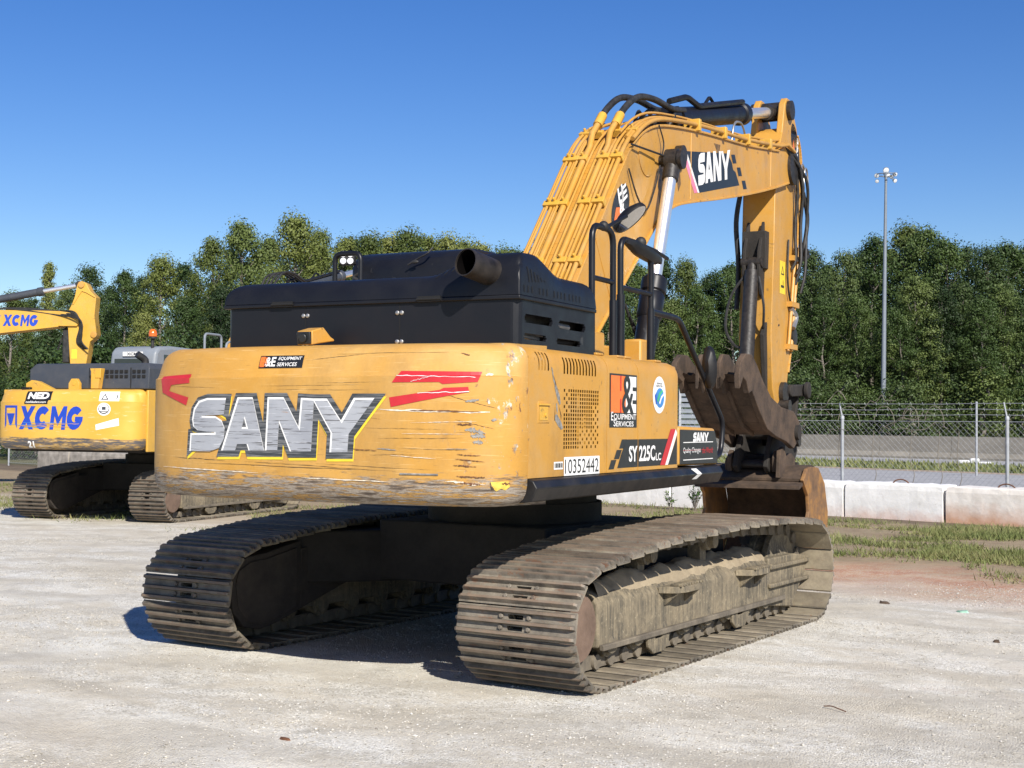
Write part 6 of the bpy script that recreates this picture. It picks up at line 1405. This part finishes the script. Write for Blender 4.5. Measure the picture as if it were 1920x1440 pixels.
# understory
SH = tree_proto(21, 4, 1.7, .05, 0, 50, False, 110, .085); SH2 = tree_proto(22, 4, 1.6, .03, 2, 46, False, 110, .085)
def shrub(px, D, hgt, k, lab, grp):
    p = at(px, 800, D); p.z = 0; tm, cm, h = (SH, SH2)[k]; e = empty('shrub', p, rnd.uniform(0, 6)); s_ = hgt/h; e.scale = (s_*1.3, s_*1.3, s_); tag(e, lab, 'shrub', grp)
    for nm, me in (('stem', tm), ('foliage', cm)): link(nm, me, e)
for px in range(1250, 1960, 42): shrub(px+rnd.uniform(-15, 15), rnd.uniform(77.5, 80), rnd.uniform(2.0, 4.8), rnd.randrange(2), 'leafy shrub at the foot of the wood behind the concrete wall', 'shrubs behind the concrete wall')
for px in range(-20, 640, 48): shrub(px+rnd.uniform(-15, 15), rnd.uniform(52, 57), rnd.uniform(2.0, 5.0), rnd.randrange(2), 'leafy shrub at the foot of the wood on the left', 'shrubs behind the left excavator')
# deep part of the wood
L = MB(); rr = random.Random(31)
for i in range(52000):
    px = rr.uniform(-250, 2200); D = rr.uniform(96, 112); p = at(px, 790, D); p.z = rr.uniform(0, 10.0 if px > 350 else 7.0)
    n = Vector((rr.gauss(0, 1), rr.gauss(0, 1), rr.gauss(0, 1))).normalized(); u, v = frame(n); s_ = rr.uniform(.18, .42); o = len(L.v)
    L.v += [tuple(p-u*s_), tuple(p+v*s_*.7), tuple(p+u*s_), tuple(p-v*s_*.7)]; L.f.append([o, o+1, o+2, o+3])
tag(L.build('woodland', LEAF[2], smooth=0), 'deep shaded interior of the wood behind the front trees', 'woodland', kind='stuff')
# rows that look alike: tell them apart by their order from the left
ORD = ['first', 'second', 'third', 'fourth', 'fifth', 'sixth', 'seventh', 'eighth', 'ninth', 'tenth', 'eleventh', 'twelfth', 'thirteenth', 'fourteenth', 'fifteenth', 'sixteenth', 'seventeenth', 'eighteenth']
byl = {}
for o in list(COL.objects):
    if o.parent is None and o.get('category') in ('tree', 'shrub', 'concrete block'): byl.setdefault(o['label'], []).append(o)
for lb, os_ in byl.items():
    if len(os_) > 1:
        os_.sort(key=lambda o: (o.location-CAM).dot(rt)/(o.location-CAM).dot(fw))
        for i, o in enumerate(os_): o['label'] = ORD[i]+' '+lb.replace('yellow-green tree top', 'yellow-green tree top from the left').replace('tree of', 'tree from the left of').replace('tree among', 'tree from the left among').replace('tree behind', 'tree from the left behind').replace('tree seen', 'tree from the left').replace('shrub at', 'shrub from the left at').replace('block hidden', 'block from the left hidden').replace('block behind', 'block from the left behind')
# weeds
M['weed'] = mk_leaf('weed_leaf', (.04, .09, .015), (.075, .14, .025), (.12, .18, .04))
def weed(name, loc, h, n, lab, seed, dry=False):
    rr = random.Random(seed); e = empty(name, loc); tag(e, lab, 'weed'); b = MB(); L = MB()
    for i in range(n):
        a = rr.uniform(0, 6.28); q = Vector((math.cos(a)*h*.45*rr.random(), math.sin(a)*h*.45*rr.random(), h*rr.uniform(.5, 1))); m_ = q*.5+Vector((0, 0, .1*h)); b.tube([(0, 0, 0), m_, q], [.005, .004, .002], 4)
        for j in range(12):
            t = rr.uniform(.3, 1); p = m_.lerp(q, (t-.5)*2) if t > .5 else Vector((0, 0, 0)).lerp(m_, t*2); d = Vector((rr.gauss(0, 1), rr.gauss(0, 1), rr.gauss(.3, .5))).normalized(); u, v = frame(d); s_ = rr.uniform(.03, .075)*(.3 if dry else 1); L.add([p, p+d*s_*.5+u*s_*.3, p+d*s_*1.2, p+d*s_*.5-u*s_*.3], [(0, 1, 2, 3)])
    b.build('stem', BARK, e); L.build('leaves', M['weed'] if not dry else M['grass'], e, smooth=0)
def ong(px, py):
    d = fw+rt*((px-960)/FPX)-up*((py-720)/FPX); t = -CAM.z/d.z; v = CAM+d*t; v.z = 0; return v
weed('weed', ong(1303, 957), .55, 16, 'bushy green weed at the block wall below the side skirt', 1)
weed('weed', ong(1255, 955), .35, 8, 'small green weed left of the bushy weed, under the skirt', 2)
weed('weed', ong(1612, 966), .25, 5, 'tiny green sprout against the white block right of the bucket', 3)
weed('weed', ong(1712, 975), .45, 9, 'wispy dry weed against the middle white block', 4, True)
weed('weed', ong(1590, 968), .5, 6, 'thin dry stalk leaning on the white block beside the bucket', 5, True)
weed('weed', ong(1800, 978), .35, 5, 'thin dry stalk against the white block near its right joint', 6, True)
# rough grass on the verge
b = MB(); rr = random.Random(12)
def dens(x, y):
    d = y+.17*x; n = mnoise.noise(Vector((x*.55, y*.55, 3)))+.5*mnoise.noise(Vector((x*1.7, y*1.7, 8)))
    if x > -4: k = sm(5.6, 8.0, d)*(1-.8*sm(11.8, 13.4, d))*1.0
    else: k = sm(3.0, 5.0, d)*.6
    return k*max(0, .28+n*1.5)
cnt = 0
while cnt < 95000:
    if rr.random() < .62: x = rr.uniform(-5, 6); y = rr.uniform(4.5, 13.6)
    else: x = rr.uniform(-24, -5); y = rr.uniform(4.0, 17)
    if rr.random() > dens(x, y): 
        cnt += .05; continue
    cnt += 1; h = rr.uniform(.02, .10)*(1.5 if rr.random() < .1 else 1); a = rr.uniform(0, 6.28); s_ = Vector((math.cos(a), math.sin(a), 0))*rr.uniform(.004, .010); q = Vector((rr.gauss(0, .05), rr.gauss(0, .05), h)); p = Vector((x, y, 0))
    b.add([p-s_, p+s_, p+q], [(0, 1, 2)])
tag(b.build('verge_grass', M['grass'], smooth=0), 'patchy rough grass on the verge before the block wall', 'grass', kind='stuff')
# loose stones
def mk_stone():
    t = NT('loose_gravel'); cell = t.voro(40, out='Color'); cs = t.n.new('ShaderNodeSeparateColor'); t.l.new(cell, cs.inputs[0]); return t.fin(t.ramp(cs.outputs[0], [(0, (.26, .235, .195)), (.35, (.45, .42, .36)), (.7, (.55, .52, .455)), (1, (.62, .60, .55))]), .9)
b = MB(); rr = random.Random(14); V = b.v; F = b.f
for i in range(170000):
    x = rr.uniform(-9.5, 7); y = rr.uniform(-6.5, 5.2)
    n = mnoise.noise(Vector((x*.6, y*.9, 1)))
    if rr.random() > .35+n*1.7+.5*mnoise.noise(Vector((x*2.2, y*2.2, 6))): continue
    s_ = rr.uniform(.003, .009) if rr.random() < .98 else rr.uniform(.009, .016); o = len(V); a = rr.uniform(0, 6.28); ca, sa = math.cos(a)*s_, math.sin(a)*s_; hz = s_*rr.uniform(.5, .95); k = rr.uniform(.6, 1)
    g_ = gh(x, y); V += [(x+ca, y+sa, g_+s_*.25), (x-sa*k, y+ca*k, g_+s_*.3), (x-ca, y-sa, g_+s_*.2), (x+sa*k, y-ca*k, g_+s_*.3), (x+ca*.2, y+sa*.3, g_+hz), (x, y, g_-s_*.4)]
    F += [[o, o+1, o+4], [o+1, o+2, o+4], [o+2, o+3, o+4], [o+3, o, o+4], [o+1, o, o+5], [o+2, o+1, o+5], [o+3, o+2, o+5], [o, o+3, o+5]]
tag(b.build('gravel', mk_stone(), smooth=0), 'loose pale gravel scattered over the yard', 'gravel', kind='stuff')
M['scrap'] = flat('pale_green_plastic', (.25, .42, .32), .5, var=.4, scale=30)
# bits of litter
def bit(nm, px, py, sc, m, lab, cat, seed):
    rr = random.Random(seed); b = MB(); n = 7
    top = [(sc[0]*math.cos(6.28*i/n)*rr.uniform(.7, 1.1), sc[1]*math.sin(6.28*i/n)*rr.uniform(.6, 1.1)) for i in range(n)]
    b.prism(top, 0.0, sc[2], 2); b.v = [(v[0]*(.8 if v[2] > .001 else 1), v[1]*(.8 if v[2] > .001 else 1), v[2]*rr.uniform(.5, 1.2)) for v in b.v]
    o = b.build(nm, m, smooth=0); o.location = ong(px, py); o.location.z = gh(o.location.x, o.location.y); tag(o, lab, cat)
bit('litter', 1805, 1148, (.07, .03, .02), M['scrap'], 'small crumpled green scrap on the gravel at right', 'litter', 1)
bit('clod', 1658, 1134, (.05, .035, .025), M['thumb'], 'dark clod of earth at the gravel edge on the right', 'clod', 2)
bit('clod', 1868, 1203, (.035, .025, .022), M['thumb'], 'dark clod of earth near the right edge of the gravel', 'clod', 3)
bit('bark_chip', 535, 1387, (.045, .012, .012), M['rustm'], 'small brown bark chip on the gravel in the foreground', 'bark chip', 4)
b = MB(); b.tube(spline([(0, 0, .006), (.05, -.02, .015), (.10, -.05, .012), (.15, -.07, .005)], 5), .0035, 5); o = b.build('twig', M['rustm']); o.location = ong(1545, 1326); tag(o, 'thin brown twig lying on the gravel in the right foreground', 'twig')
